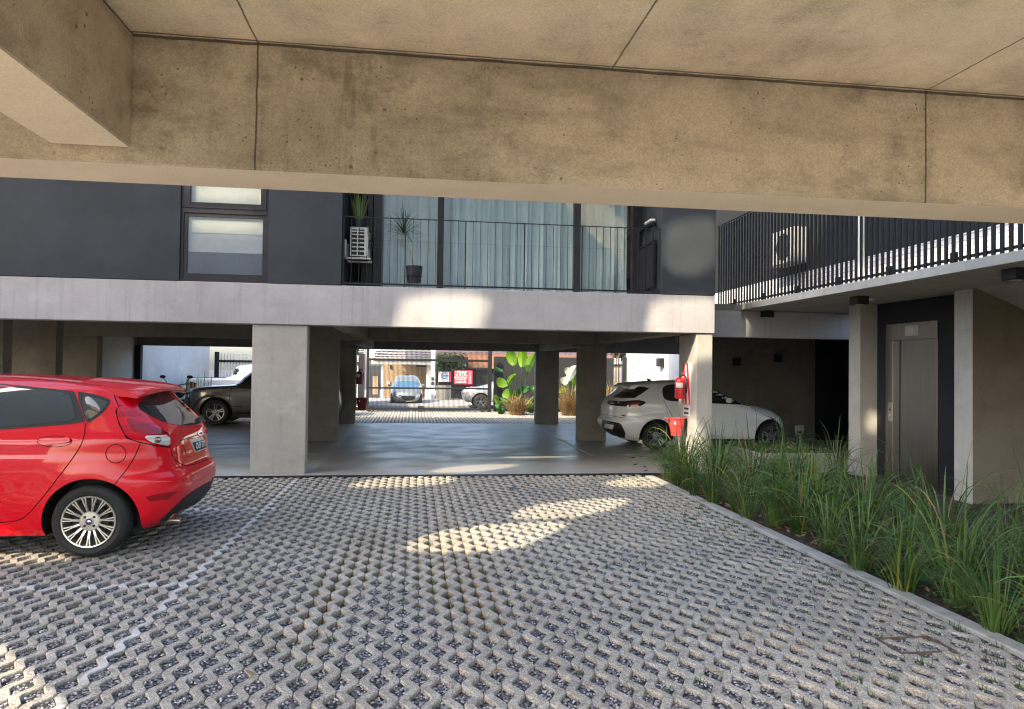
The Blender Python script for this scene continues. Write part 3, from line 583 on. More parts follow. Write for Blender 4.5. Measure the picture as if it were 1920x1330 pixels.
# ---------------------------------------------------------------- cars
class Car:
    """Body as stacked plan outlines: xr/xf rear and front limit, w half width at each height. Local x forward from the rear end."""
    def __init__(s, root, x0, y0, z0, hd, zs, xr, xf, w, nr=5.5, nf=4.0, xm=0.5, wheels=(), arch=0.33, mat=None, nlev=96, nph=46, bulge=0.012):
        s.root = root; s.c, s.s = round(math.cos(hd), 9), round(math.sin(hd), 9); s.o = (x0, y0, z0); s.wheels = wheels
        fr, ff, fw = smooth_fn(*xr), smooth_fn(*xf), smooth_fn(*w); z_lo, z_hi = zs
        t = np.linspace(0, 1, nlev); lev = z_lo + (z_hi-z_lo)*(1-(1-t)**1.7)
        ph = np.linspace(0, math.pi, 2*nph+1); vs = []; N = 4*nph
        for z in lev:
            a, b, ww = fr(z), ff(z), fw(z); xc = a + (b-a)*xm; ring_ = []
            for p in ph:
                c, sn = -math.cos(p), math.sin(p); n = nr if c < 0 else nf
                r = (abs(c)**n + abs(sn)**n)**(-1/n); ax = (xc-a) if c < 0 else (b-xc)
                x = xc + ax*r*c; y = ww*r*sn
                for wx, wz in wheels:
                    d = math.hypot(x-wx, z-wz); y += bulge*math.exp(-((d-arch-0.02)/0.07)**2)*(1 if y > 0.5*ww else 0)
                ring_.append((x, y, z))
            vs += ring_ + [(x, -y, z) for x, y, z in ring_[-2:0:-1]]
        L = len(lev)
        fs = [(i*N+k, i*N+(k+1) % N, (i+1)*N+(k+1) % N, (i+1)*N+k) for i in range(L-1) for k in range(N)] + [tuple(range(N))[::-1], tuple((L-1)*N+k for k in range(N))]
        mb = MB(); mb.add([s.T(v) for v in vs], fs)
        b = build('body', mb, [mat, M['black']], root, smooth=38); b.data.polygons.foreach_set('material_index', [0]*len(b.data.polygons))
        cut = MB()
        for wx, wz in wheels:
            for sd in (-1, 1):
                cm = MB().lathe([(arch, 0.0), (arch, 0.75)], (0, 0, 0), 'y', 48)
                cut.add([s.T((wx+v[0], sd*(v[1]+fw(wz)-0.27), wz+v[2])) for v in cm.v], cm.f, 1)
        if wheels:
            c = build('cutter', cut, [mat, M['black']], root); md = b.modifiers.new('b', 'BOOLEAN'); md.operation = 'DIFFERENCE'; md.object = c; md.solver = 'EXACT'
            bpy.context.view_layer.update(); me = bpy.data.meshes.new_from_object(b.evaluated_get(bpy.context.evaluated_depsgraph_get()))
            b.modifiers.clear(); b.data = me; bpy.data.objects.remove(c)
            me.polygons.foreach_set('use_smooth', [True]*len(me.polygons)); me.set_sharp_from_angle(angle=math.radians(38))
        s.body = b; off = wloc(root); s.mat = mat
        s.bvh = BVHTree.FromPolygons([v.co+off for v in b.data.vertices], [tuple(p.vertices) for p in b.data.polygons])
    def T(s, v):
        return (s.o[0] + s.c*v[0] - s.s*v[1], s.o[1] + s.s*v[0] + s.c*v[1], s.o[2] + v[2])
    def inv(s, p):
        dx, dy = p[0]-s.o[0], p[1]-s.o[1]; return (s.c*dx + s.s*dy, -s.s*dx + s.c*dy, p[2]-s.o[2])
    def hit(s, px, py):
        d = ray(px, py); r = s.bvh.ray_cast(CAM, d, 80)
        if r[0] is None:
            n = s.bvh.find_nearest(CAM + d*((Vector(s.T((1, 0, .6)))-CAM).length)); return n[0], n[1]
        return r[0], r[1] if r[1].dot(d) < 0 else -r[1]
    def patch(s, name, poly, mat, parent=None, off=0.004, step=None, mirror=False, skirt=0.006):
        P = [Vector(p) for p in poly]; xs = [p.x for p in P]; ys = [p.y for p in P]; step = step or max(max(xs)-min(xs), max(ys)-min(ys))/14
        ring_ = []
        for a, b in zip(P, P[1:]+P[:1]):
            n = max(1, int((b-a).length/step)); ring_ += [a+(b-a)*i/n for i in range(n)]
        nb_ = len(ring_); pts = list(ring_); x = min(xs)+step*.5
        def ins(c):
            r = False; dm = 1e9
            for a, b in zip(P, P[1:]+P[:1]):
                if (a.y > c.y) != (b.y > c.y) and c.x < (b.x-a.x)*(c.y-a.y)/(b.y-a.y)+a.x: r = not r
                t = max(0, min(1, (c-a).dot(b-a)/max(1e-9, (b-a).length_squared))); dm = min(dm, (a+(b-a)*t-c).length)
            return r and dm > step*.35
        while x < max(xs):
            y = min(ys)+step*.5
            while y < max(ys):
                c = Vector((x, y))
                if ins(c): pts.append(c)
                y += step
            x += step
        v, e, f, *_ = delaunay_2d_cdt(pts, [(i, (i+1) % nb_) for i in range(nb_)], [], 1, 1e-7)
        H = [s.hit(p.x, p.y) for p in v]; V = [h+n*off for h, n in H]; F = [tuple(t) for t in f]
        ecount = {}
        for t in F:
            for a, b in zip(t, t[1:]+t[:1]): ecount[frozenset((a, b))] = ecount.get(frozenset((a, b)), 0)+1
        be = [tuple(k) for k, c in ecount.items() if c == 1]; bi = sorted({i for k in be for i in k}); mp = {i: len(V)+j for j, i in enumerate(bi)}
        V2 = V + [H[i][0]-H[i][1]*skirt for i in bi]; F2 = F + [(a, b, mp[b], mp[a]) for a, b in be]
        par = parent or s.root
        mb = MB().add(V2, F2); o = build(name, mb, mat, par, smooth=50)
        if mirror:
            V3 = [s.T((q[0], -q[1], q[2])) for q in (s.inv(p) for p in V2)]; build(name, MB().add(V3, F2), mat, par, smooth=50)
        return o
    def seam(s, name, lines, w=0.005, mat=None, off=0.0025, parent=None, step=3.0):
        mb = MB()
        for ln_ in lines:
            pts = [Vector(p) for p in ln_]; q = []
            for a, b in zip(pts, pts[1:]):
                n = max(1, int((b-a).length/step)); q += [a+(b-a)*i/n for i in range(n)]
            q.append(pts[-1]); H = [s.hit(p.x, p.y) for p in q]; V = []
            for i, (h, n) in enumerate(H):
                t = (H[min(i+1, len(H)-1)][0]-H[max(i-1, 0)][0]).normalized(); sd = n.cross(t).normalized(); V += [h+n*off+sd*w/2, h+n*off-sd*w/2]
            mb.add(V, [(2*i, 2*i+1, 2*i+3, 2*i+2) for i in range(len(H)-1)])
        return build(name, mb, mat or M['seam'], parent or s.root, fix=False)
    def wheel(s, wx, wz, yo, R, Rr, style, rimmat, width=0.19, cap=None):
        for sd in (1, -1):
            def tr(mb): return MB().add([s.T((wx+v[0], sd*(yo+v[1]), wz+v[2])) for v in mb.v], mb.f)
            ty = MB().lathe([(Rr-.012, -.03), (Rr+.004, -.006), (Rr+.02, .004), ((R+Rr)/2, .008), (R-.03, .002), (R-.012, -.012), (R-.002, -.028), (R, -.05), (R, -width+.04), (R-.012, -width+.012), (Rr+.02, -width)], (0, 0, 0), 'y', 64, cap=False)
            for a in range(3):
                g = -.06-.04*a; ty.lathe([(R+.0005, g), (R+.0005, g-.008)], (0, 0, 0), 'y', 48, cap=False)
            wh = build('wheel', tr(ty), M['rubber'], s.root, smooth=40)
            dk = MB().lathe([(0.001, -.11), (Rr-.01, -.11)], (0, 0, 0), 'y', 40, cap=False).lathe([(0.001, -.062), (Rr*.62, -.062), (Rr*.62, -.08)], (0, 0, 0), 'y', 40, cap=False)
            build('brake_disc', tr(dk), M['black'], wh, smooth=40)
            rm = MB().lathe([(Rr-.002, -.02), (Rr, -.004), (Rr-.004, .001), (Rr-.013, -.001), (Rr-.017, -.012), (Rr-.028, -.10)], (0, 0, 0), 'y', 64, cap=False)
            rm.lathe([(.0001, -.014), (.030, -.014), (.036, -.019), (.070, -.02), (.078, -.028), (.078, -.05)], (0, 0, 0), 'y', 40, cap=False)
            def spoke(a, pts, d=.02):
                c, n_ = math.cos(a), math.sin(a)
                vs = [(r*c - t*n_, y, r*n_ + t*c) for r, t, y in pts]; k = len(vs)
                rm.add(vs + [(x, y-d, z) for x, y, z in vs], [tuple(range(k)), tuple(range(2*k-1, k-1, -1))] + [(i, (i+1) % k, k+(i+1) % k, k+i) for i in range(k)])
            if style == 'multi':
                for k in range(15):
                    a = 2*math.pi*k/15+.1; r1 = Rr-.012; rs_ = .70*r1
                    spoke(a, [(.068, -.0085, -.026), (rs_, -.0085, -.010), (rs_, .0085, -.010), (.068, .0085, -.026)])
                    for q_ in (-1, 1): spoke(a, [(rs_-.012, -.004+.0042*q_, -.0104), (r1, q_*.012-.006, -.004), (r1, q_*.012+.006, -.004), (rs_-.012, .004+.0042*q_, -.0104)][::q_])
            else:
                for k in range(5):
                    a = 2*math.pi*k/5+math.pi/2; r1 = Rr-.012
                    for q_ in (-1, 1): spoke(a, [(.05, q_*.012-.010, -.03), (r1, q_*.032-.012, -.004), (r1, q_*.032+.012, -.004), (.05, q_*.012+.010, -.03)])
            nb_ = MB()
            for k in range(4 if style == 'multi' else 5):
                a = 2*math.pi*k/(4 if style == 'multi' else 5)+math.pi/4; x, z = .048*math.cos(a), .048*math.sin(a)
                nb_.lathe([(.0105, -.022), (.0105, -.0175), (.0001, -.0175)], (x, 0, z), 'y', 12)
            rm2 = tr(rm); n2 = tr(nb_); rm2.add(n2.v, n2.f, 1); ri = build('rim', rm2, [rimmat, M['black']], wh, smooth=30)
            cp = MB().lathe([(.0245, -.02), (.0245, -.0105), (.0001, -.0095)], (0, 0, 0), 'y', 28); c = build('centre_cap', tr(cp), cap or rimmat, wh, smooth=40)
            if cap is not None:
                ov = MB().lathe([(.015, -.010), (.017, -.0088), (.015, -.0082)], (0, 0, 0), 'y', 24, sc=(1, .55)); build('cap_emblem', tr(ov), M['chrome'], wh, smooth=40)
def circ(cx, cy, rx, ry=None, n=28, rot=0): return [(cx+rx*math.cos(2*math.pi*i/n+rot), cy+(ry or rx)*math.sin(2*math.pi*i/n+rot)) for i in range(n)]
def arcpts(pts, n=3): # open curve smoothing
    lp = lambda a, b, t: tuple(u*(1-t)+v*t for u, v in zip(a, b))
    for _ in range(n): pts = [tuple(pts[0])] + [q for a, b in zip(pts, pts[1:]) for q in (lp(a, b, .25), lp(a, b, .75))] + [tuple(pts[-1])]
    return pts
def rnd(P, n=1): return chaikin(P, n)
# --- red hatchback, parked facing left
q1 = lambda *P: [(x/3.595, 690+y/3.595) for x, y in P]
rt = thing('hatchback_car', 'red five-door hatchback with silver multi-spoke wheels parked facing left', 'car', (-3.7, 6.68, 0))
RC = Car(rt, -1.86, 6.68, 0, math.pi, (0.17, 1.398),
    ((.17, .22, .3, .4, .48, .56, .60, .63, .70, .78, .86, .92, .96, 1.0, 1.1, 1.2, 1.25, 1.29, 1.31, 1.335, 1.362, 1.38, 1.39, 1.398), (.20, .12, .05, .015, 0, .005, .03, .06, .075, .085, .105, .125, .145, .18, .28, .375, .42, .455, .52, .70, .96, 1.2, 1.42, 1.66)),
    ((.17, .4, .6, .75, .85, .92, 1.0, 1.2, 1.3, 1.36, 1.398), (3.55, 3.76, 3.72, 3.55, 3.1, 2.72, 2.55, 2.2, 2.02, 1.9, 1.7)),
    ((.17, .22, .3, .42, .55, .66, .74, .80, .88, .96, 1.02, 1.1, 1.2, 1.28, 1.31, 1.34, 1.365, 1.383, 1.393, 1.398), (.775, .80, .815, .83, .838, .845, .842, .832, .822, .80, .775, .745, .70, .655, .63, .58, .49, .36, .2, .02)),
    nr=5.0, nf=4.0, xm=.45, wheels=((.606, .272), (2.98, .272)), arch=.337, mat=M['red_paint'])
for wx in (.606, 2.98): RC.wheel(wx, .277, .825, .277, .20, 'multi', M['alloy'], cap=M['blue'])
sp = MB(); n = 20                                            # roof spoiler over the rear window
prof = [(.285, 1.262), (.275, 1.285), (.30, 1.305), (.45, 1.338), (.80, 1.372), (.80, 1.355), (.47, 1.285)]
for i in range(n+1):
    t = -1+2*i/n; y = .60*t; bow = .07*abs(t)**2.5; dz = -.045*abs(t)**3
    sp.add([RC.T((x+bow*(1 if x < .7 else .3), y, z+dz)) for x, z in prof], [])
k = len(prof); sp.f = [(i*k+a, i*k+(a+1) % k, (i+1)*k+(a+1) % k, (i+1)*k+a) for i in range(n) for a in range(k)]+[tuple(range(k)), tuple(n*k+a for a in range(k))]; sp.mi = [0]*len(sp.f)
RC.patch('rear_window', rnd(q1((905, 258), (1000, 184), (1085, 160), (1160, 157), (1238, 190), (1320, 262), (1395, 348), (1375, 374), (1280, 388), (1180, 388), (1060, 350)), 1), M['carglass'], off=.004)
build('spoiler', sp, M['red_paint'], rt, smooth=35)
RC.patch('window_trim', q1((-150, 92), (0, 108), (250, 132), (495, 157), (505, 165), (578, 362), (480, 380), (0, 418), (-150, 426)), M['black'], off=.003, mirror=True)
RC.patch('side_window', rnd(q1((-150, 112), (0, 128), (250, 150), (468, 172), (490, 240), (512, 352), (400, 368), (0, 400), (-150, 408)), 1), M['carglass'], off=.006, mirror=True)
RC.patch('window_trim', rnd(q1((512, 160), (570, 167), (650, 182), (738, 212), (748, 228), (700, 300), (610, 366), (582, 370)), 1), M['black'], off=.003, mirror=True)
RC.patch('quarter_window', rnd(q1((545, 188), (640, 202), (715, 228), (722, 242), (680, 296), (600, 352), (583, 345)), 1), M['carglass'], off=.006, mirror=True)
tl = RC.patch('tail_light', rnd(q1((782, 290), (812, 256), (850, 262), (890, 280), (1000, 355), (1132, 445), (1143, 536), (1050, 522), (950, 502), (855, 472), (805, 380)), 1), M['red_lens'], off=.012, mirror=True)
RC.patch('clear_lens', rnd(q1((962, 462), (1040, 457), (1134, 456), (1140, 528), (1080, 520), (1005, 500)), 1), M['clear_lens'], tl, off=.0155)
RC.patch('reversing_bulb', circ(1055/3.595, 690+488/3.595, 22/3.595, 20/3.595, 14), M['chrome'], tl, off=.018)
RC.patch('inner_lamp', rnd(q1((845, 340), (935, 365), (1090, 425), (1120, 450), (960, 452), (900, 430), (880, 410)), 1), M['dark_red_lens'], tl, off=.014)
RC.seam('panel_gaps', [arcpts(q1((576, 375), (570, 470), (520, 570), (430, 690), (300, 860), (195, 985), (130, 1030), (0, 1043), (-120, 1046))), arcpts(q1((945, 514), (890, 640), (765, 795))), arcpts(q1((768, 132), (772, 200), (800, 258))), arcpts(q1((1150, 560), (1168, 610), (1235, 664), (1330, 648), (1435, 602))), arcpts(q1((0, 60), (300, 80), (600, 112), (768, 132)), 1)], w=.006)
RC.seam('lamp_gap', [q1((782, 290), (812, 256), (850, 262), (890, 280), (1000, 355), (1132, 445), (1143, 536), (1050, 522), (950, 502), (855, 472), (805, 380), (782, 290))], w=.012, off=.0035)
RC.seam('fuel_door', [circ(781/3.595, 690+579/3.595, 68/3.595, 62/3.595, 40)+[((781+68)/3.595, 690+579/3.595)]], w=.005)
RC.patch('handle_recess', circ(368/3.595, 690+496/3.595, 116/3.595, 37/3.595), M['red_paint'], off=.0015, skirt=.001, mirror=True)
RC.seam('handle_gap', [circ(368/3.595, 690+496/3.595, 116/3.595, 37/3.595)+[((368+116)/3.595, 690+496/3.595)]], w=.0035, off=.003)
RC.patch('door_handle', rnd(q1((262, 492), (300, 474), (440, 466), (482, 480), (478, 500), (430, 508), (300, 516), (268, 506)), 2), M['red_paint'], off=.026, mirror=True, skirt=-.004)
RC.patch('bumper_reflector', rnd(q1((980, 870), (1062, 851), (1202, 830), (1128, 886), (1010, 899)), 0), M['dark_red_lens'], off=.004, mirror=True)
RC.patch('bumper_insert', q1((1072, 1032), (1150, 960), (1255, 862), (1330, 812), (1458, 742), (1446, 822), (1395, 890), (1300, 950), (1220, 985), (1140, 1022)), M['black'], off=.006)
RC.seam('plate_recess', [q1((1215, 492), (1400, 428)), q1((1215, 492), (1268, 606)), q1((1400, 428), (1418, 545))], w=.007)
pl = RC.patch('number_plate', q1((1277, 484), (1357, 466), (1388, 541), (1311, 571)), M['offwhite'], off=.012)
RC.patch('plate_face', q1((1288, 506), (1365, 487), (1384, 536), (1311, 565)), M['black'], pl, off=.0135)
H = [RC.hit(*p) for p in q1((1283, 480), (1357, 466), (1388, 541), (1311, 571))]; ex = (H[1][0]-H[0][0])*.5+(H[2][0]-H[3][0])*.5; ey = (H[0][0]-H[3][0]); cc = sum((h[0] for h in H), Vector())/4
TM = frame_M(cc+H[0][1]*.021-ey*.1, ex, ey); build('plate_lettering', text_mb('OUF 777', ex.length*.225, TM, bold=.002), M['white'], pl, fix=False)
RC.patch('badge_ring', circ(1349/3.595, 690+444/3.595, 18/3.595, 13/3.595, 20, -.3), M['chrome'], off=.008); RC.patch('badge', circ(1349/3.595, 690+444/3.595, 14/3.595, 9/3.595, 20, -.3), M['blue'], off=.0095)
RC.patch('rear_wiper', rnd(q1((1322, 372), (1325, 335), (1368, 318), (1378, 340), (1350, 372)), 1), M['black'], off=.02)

build('exhaust_pipe', MB().tube([RC.T((.35, .32, .19)), RC.T((.09, .32, .175))], .024, 14), M['alloy'], rt, smooth=50)
build('underbody', MB().add([RC.T(v) for v in MB().box(.35, -.62, .13, 3.5, .62, .2).v], MB().box(0, 0, 0, 1, 1, 1).f), M['black'], rt)
build('aerial', MB().tube([RC.T((1.6, .35, 1.37)), RC.T((1.35, .35, 1.62))], .0025, 6), M['black'], rt)
RC.seam('waist_crease', [arcpts(q1((-100, 585), (200, 522), (262, 510)), 1)], w=.004, mat=M['red_print'])
def proj(p):
    d = Vector(p)-CAM; w_ = d.dot(FWD); return (960+FOC*d.dot(RGT)/w_, 665-FOC*d.dot(UPV)/w_)
fw_ = [proj((-1.86-a, 6.68-y_, z_)) for a, y_, z_ in ((2.02, .66, 1.255), (2.12, .68, 1.21), (2.35, .73, 1.09), (2.56, .79, .99), (2.5, .80, .965), (2.02, .80, .97))]
RC.patch('front_side_window', fw_, M['carglass'], off=.006, mirror=True)
# --- white hatchback in the right bay, facing right
q2 = lambda *P: [(1110+x/7.825, 680+y/7.825) for x, y in P]
q3 = lambda *P: [(1320+x/4.75, 620+y/4.75) for x, y in P]
wt = thing('hatchback_car', 'white hatchback with dark tail lamp band parked behind the extinguisher column', 'car', (5.5, 13.65, 0))
WC = Car(wt, 3.66, 13.65, 0, 0.0, (0.16, 1.325),
    ((.16, .24, .34, .42, .48, .52, .56, .60, .66, .73, .80, .86, .93, 1.0, 1.1, 1.19, 1.23, 1.25, 1.28, 1.30, 1.315, 1.325), (.34, .20, .07, .01, 0, .01, .045, .075, .075, .07, .085, .115, .175, .26, .38, .47, .50, .58, .80, 1.05, 1.4, 1.7)),
    ((.16, .3, .45, .57, .68, .74, .82, .9, 1.0, 1.1, 1.2, 1.256, 1.3, 1.325), (3.5, 3.62, 3.65, 3.6, 3.48, 3.36, 3.1, 2.76, 2.5, 2.28, 2.06, 1.94, 1.85, 1.72)),
    ((.16, .22, .35, .5, .62, .7, .8, .86, .92, 1.0, 1.1, 1.2, 1.25, 1.28, 1.3, 1.315, 1.325), (.73, .765, .785, .795, .80, .79, .785, .78, .765, .73, .675, .60, .545, .47, .35, .18, .02)),
    nr=4.6, nf=3.6, xm=.46, wheels=((.865, .258), (3.16, .258)), arch=.325, mat=M['white_paint'])
for wx in (.865, 3.16): WC.wheel(wx, .264, .785, .264, .195, 'five', M['dark_alloy'])
sp = MB(); prof = [(.33, 1.165), (.32, 1.20), (.36, 1.232), (.55, 1.262), (.85, 1.292), (.85, 1.275), (.5, 1.19)]
for i in range(n+1):
    t = -1+2*i/n; y = .53*t; bow = .07*abs(t)**2.5; dz = -.04*abs(t)**3
    sp.add([WC.T((x+bow*(1 if x < .7 else .3), y, z+dz)) for x, z in prof], [])
sp.f = [(i*k+a, i*k+(a+1) % k, (i+1)*k+(a+1) % k, (i+1)*k+a) for i in range(n) for a in range(k)]+[tuple(range(k)), tuple(n*k+a for a in range(k))]; sp.mi = [0]*len(sp.f)
WC.patch('rear_window', rnd(q2((300, 512), (420, 430), (545, 352), (700, 352), (845, 374), (740, 450), (625, 520), (450, 522)), 0), M['carglass'])
WC.patch('tail_light', rnd(q2((225, 560), (330, 565), (460, 572), (600, 555), (720, 552), (800, 588), (720, 635), (630, 662), (400, 640), (235, 625)), 1), M['carglass'], off=.006, mirror=False)
WC.patch('red_lamp', rnd(q2((530, 640), (560, 595), (650, 580), (690, 600), (670, 645), (600, 655)), 1), M['dark_red_lens'], off=.009)
spo = build('spoiler', sp, M['white_paint'], wt, smooth=35)
bl_ = MB()
for i in range(8): bl_.add([WC.T(v) for v in ((.315, -.08+.02*i, 1.185), (.315, -.065+.02*i, 1.185), (.318, -.065+.02*i, 1.205), (.318, -.08+.02*i, 1.205))], [(0, 1, 2, 3)])
build('brake_light', bl_, M['dark_red_lens'], spo, fix=False)
WC.patch('bumper_insert', rnd(q2((150, 838), (270, 862), (400, 888), (440, 920), (492, 1040), (480, 1105), (440, 1120), (380, 1085), (290, 1060), (180, 1020), (150, 930)), 0), M['black'], off=.006)
WC.patch('rear_window_side', rnd(q2((1030, 380), (1080, 335), (1200, 318), (1400, 318), (1400, 560), (1180, 575), (1060, 540), (1035, 470)), 2), M['carglass'], off=.005, mirror=True)
WC.patch('front_side_window', rnd(q3((30, 465), (85, 482), (160, 505), (260, 560), (350, 625), (410, 670), (330, 660), (80, 650), (30, 648)), 0), M['carglass'], off=.005, mirror=True)
WC.patch('windscreen_pillar', rnd(q3((85, 478), (160, 492), (270, 550), (360, 615), (430, 665), (415, 668), (345, 622), (255, 557), (155, 502)), 0), M['black'], off=.006)
WC.patch('headlight', rnd(q3((700, 722), (760, 735), (795, 790), (800, 815), (760, 780)), 1), M['carglass'], off=.006, mirror=True)
WC.patch('front_bumper_insert', rnd(q3((800, 860), (830, 850), (840, 965), (800, 960)), 1), M['black'], off=.006)
WC.seam('panel_gaps', [arcpts(q2((1050, 548), (1080, 620), (1130, 700), (1170, 780))), arcpts(q3((425, 660), (465, 720), (470, 800), (455, 960))), arcpts(q3((430, 650), (560, 700), (690, 715), (740, 730))), arcpts(q2((215, 760), (330, 795), (470, 808), (490, 780)))], w=.008)
WC.patch('door_handle', rnd(q3((78, 735), (100, 722), (150, 730), (150, 740), (100, 746)), 1), M['white_paint'], off=.03, skirt=-.01)
WC.patch('sill_trim', q3((0, 962), (480, 970), (480, 985), (0, 980)), M['black'], off=.006)
mv = [WC.T(v) for v in ((2.36, -.80, .90), (2.36, -.80, .99), (2.25, -.93, .89), (2.25, -.93, 1.0), (2.2, -.80, .9), (2.2, -.80, .98))]
build('wing_mirror', MB().add(mv, [(0, 1, 3, 2), (0, 2, 4), (1, 5, 3), (2, 3, 5, 4), (0, 4, 5, 1)]), M['white_paint'], wt, bevel=.02, smooth=60)
pq = q2((196, 895), (326, 915), (306, 975), (178, 950)); pl = WC.patch('number_plate', pq, M['offwhite'], off=.014)
WC.patch('plate_band', q2((207, 878), (334, 898), (326, 915), (196, 895)), M['blue'], pl, off=.014)
H = [WC.hit(*p) for p in pq]; ex = (H[1][0]-H[0][0]); ey = (H[0][0]-H[3][0]); cc = sum((h[0] for h in H), Vector())/4
build('plate_lettering', text_mb('AE 795 ID', ex.length*.24, frame_M(cc+(H[0][1]+H[2][1]).normalized()*.018, ex, ey), bold=.002), M['black'], pl, fix=False)
WC.patch('badge_lettering', q2((262, 575), (420, 595), (425, 612), (262, 600)), M['chrome'], off=.009)
WC.patch('badge', q2((435, 765), (484, 768), (480, 785), (435, 782)), M['black'], off=.004)
build('aerial', MB().tube([WC.T((1.0, 0, 1.29)), WC.T((.93, 0, 1.32))], .02, 8).tube([WC.T((.96, 0, 1.31)), WC.T((.55, 0, 1.62))], .005, 6), M['black'], wt)
# --- taupe off-roader in the left bay, facing left
q4 = lambda *P: [(220+x/6.335, 620+y/6.335) for x, y in P]
jt = thing('off_road_car', 'dark taupe compact off-roader facing left in the shaded left bay', 'car', (-3.7, 19.1, 0))
JC = Car(jt, -1.80, 19.15, 0, math.pi, (0.24, 1.56),
    ((.24, .35, .5, .7, .85, 1.0, 1.3, 1.48, 1.53, 1.56), (.15, .04, 0, .03, .06, .08, .16, .25, .5, 1.1)),
    ((.24, .4, .6, .8, .88, .93, .97, 1.0, 1.2, 1.38, 1.48, 1.53, 1.56), (3.62, 3.74, 3.77, 3.76, 3.72, 3.62, 3.2, 2.76, 2.48, 2.27, 2.1, 1.9, 1.5)),
    ((.24, .35, .5, .7, .9, .98, 1.1, 1.3, 1.45, 1.5, 1.53, 1.55, 1.56), (.74, .80, .82, .83, .82, .80, .76, .71, .66, .6, .5, .3, .02)),
    nr=6, nf=5.5, xm=.5, wheels=((.62, .30), (3.06, .30)), arch=.40, mat=M['grey_paint'])
for wx in (.62, 3.06): JC.wheel(wx, .32, .83, .32, .215, 'five', M['dark_alloy'])
JC.patch('side_window', rnd(q4((1385, 672), (1470, 600), (1545, 490), (1620, 455), (1900, 450), (1900, 690), (1540, 690)), 0), M['carglass'], mirror=True)
JC.patch('sill_trim', q4((1328, 975), (1800, 970), (1800, 1060), (1335, 1060)), M['black'], off=.006)
JC.patch('indicator_light', circ(220+852/6.335, 620+772/6.335, 2.8, 4.4, 16), M['orange_lens'], off=.012)
JC.seam('panel_gaps', [arcpts(q4((1365, 668), (1330, 760), (1330, 975))), arcpts(q4((1300, 660), (1100, 690), (900, 715)), 1)], w=.012)

JC.seam('wheel_arch_trim', [[(lambda c: (220+(1105+215*math.cos(a))/6.335, 620+(1010-235*math.sin(a))/6.335))(0) for a in np.linspace(.05, 3.1, 26)]], w=.06, off=.012, mat=M['black'])
JC.patch('side_badge', q4((1372, 893), (1485, 893), (1485, 905), (1372, 905)), M['black'], off=.006)
build('underbody', MB().add([JC.T(v) for v in MB().box(.3, -.6, .17, 3.4, .6, .26).v], MB().box(0, 0, 0, 1, 1, 1).f), M['black'], jt)
# --- white pickup beyond it
pt = thing('pickup_truck', 'white pickup truck with open bed standing beyond the dark off-roader', 'truck', (-4.3, 22.1, 0))
PC = Car(pt, -6.55, 22.1, 0, 0.0, (0.3, 1.52),
    ((.3, .5, .7, 1.06, 1.10, 1.12, 1.2, 1.4, 1.48, 1.52), (.12, 0, .0, .02, .06, 1.15, 1.25, 1.36, 1.5, 1.9)),
    ((.3, .6, .8, .92, .98, 1.04, 1.2, 1.4, 1.48, 1.52), (4.5, 4.6, 4.55, 4.35, 3.5, 3.25, 2.95, 2.6, 2.4, 2.1)),
    ((.3, .5, .8, 1.05, 1.12, 1.3, 1.42, 1.48, 1.51, 1.52), (.74, .80, .82, .80, .77, .70, .65, .5, .25, .02)), nr=7, nf=5, xm=.5, wheels=((.9, .31), (3.75, .31)), arch=.4, mat=M['white_paint'], nlev=70, nph=30)
for wx in (.9, 3.75): PC.wheel(wx, .32, .80, .32, .21, 'five', M['alloy'])
PC.patch('tail_light', q4((862, 605), (935, 622), (925, 680), (862, 690)), M['dark_red_lens'], off=.01)
PC.patch('side_window', rnd(q4((1300, 520), (1345, 462), (1450, 450), (1445, 525)), 0), M['carglass'], off=.01, mirror=True)
PC.patch('bed_rail', q4((862, 548), (1290, 552), (1290, 566), (862, 562)), M['black'], off=.01)
# --- cars in the street, seen through the gate
q5 = lambda *P: [(660+x/9.5, 640+y/9.5) for x, y in P]
sx = ony(762, 720, 38.6).x; ZS = -.56
st_ = thing('hatchback_car', 'pale silver compact car facing the gate in front of the house across the street', 'car', (sx, 39.5, ZS))
SCR = Car(st_, sx, 41.9, ZS, -math.pi/2, (0.2, 1.60),
    ((.2, .5, .8, 1.0, 1.3, 1.5, 1.56, 1.6), (.1, 0, .05, .1, .25, .45, .8, 1.5)),
    ((.2, .35, .5, .65, .75, .85, .95, 1.02, 1.2, 1.4, 1.52, 1.57, 1.6), (3.5, 3.62, 3.65, 3.6, 3.5, 3.3, 3.0, 2.75, 2.4, 2.05, 1.8, 1.6, 1.3)),
    ((.2, .3, .5, .8, .95, 1.02, 1.2, 1.4, 1.52, 1.57, 1.59, 1.6), (.78, .84, .86, .86, .85, .82, .75, .66, .58, .45, .25, .02)), nr=5, nf=3.6, xm=.5, wheels=((.7, .28), (3.0, .28)), arch=.35, mat=M['pearl_paint'], nlev=70, nph=30)
for wx in (.7, 3.0): SCR.wheel(wx, .29, .84, .29, .19, 'five', M['alloy'])
SCR.patch('windscreen', rnd(q5((800, 720), (960, 708), (1150, 722), (1195, 810), (1205, 842), (990, 830), (775, 842), (785, 790)), 0), carglass('blue_windscreen', (0.05, 0.13, 0.2)), off=.01)
SCR.patch('grille', rnd(q5((872, 972), (1010, 978), (1130, 976), (1105, 1040), (1000, 1052), (905, 1040)), 1), M['black'], off=.012)
for P in (q5((775, 930), (830, 935), (880, 1000), (850, 1012), (790, 985)), q5((1215, 930), (1180, 935), (1125, 1000), (1150, 1012), (1205, 985))): SCR.patch('headlight', rnd(P, 1), M['clear_lens'], off=.012)
SCR.patch('bumper_insert', rnd(q5((775, 1070), (1000, 1085), (1222, 1070), (1210, 1130), (1000, 1140), (790, 1130)), 1), M['black'], off=.01)
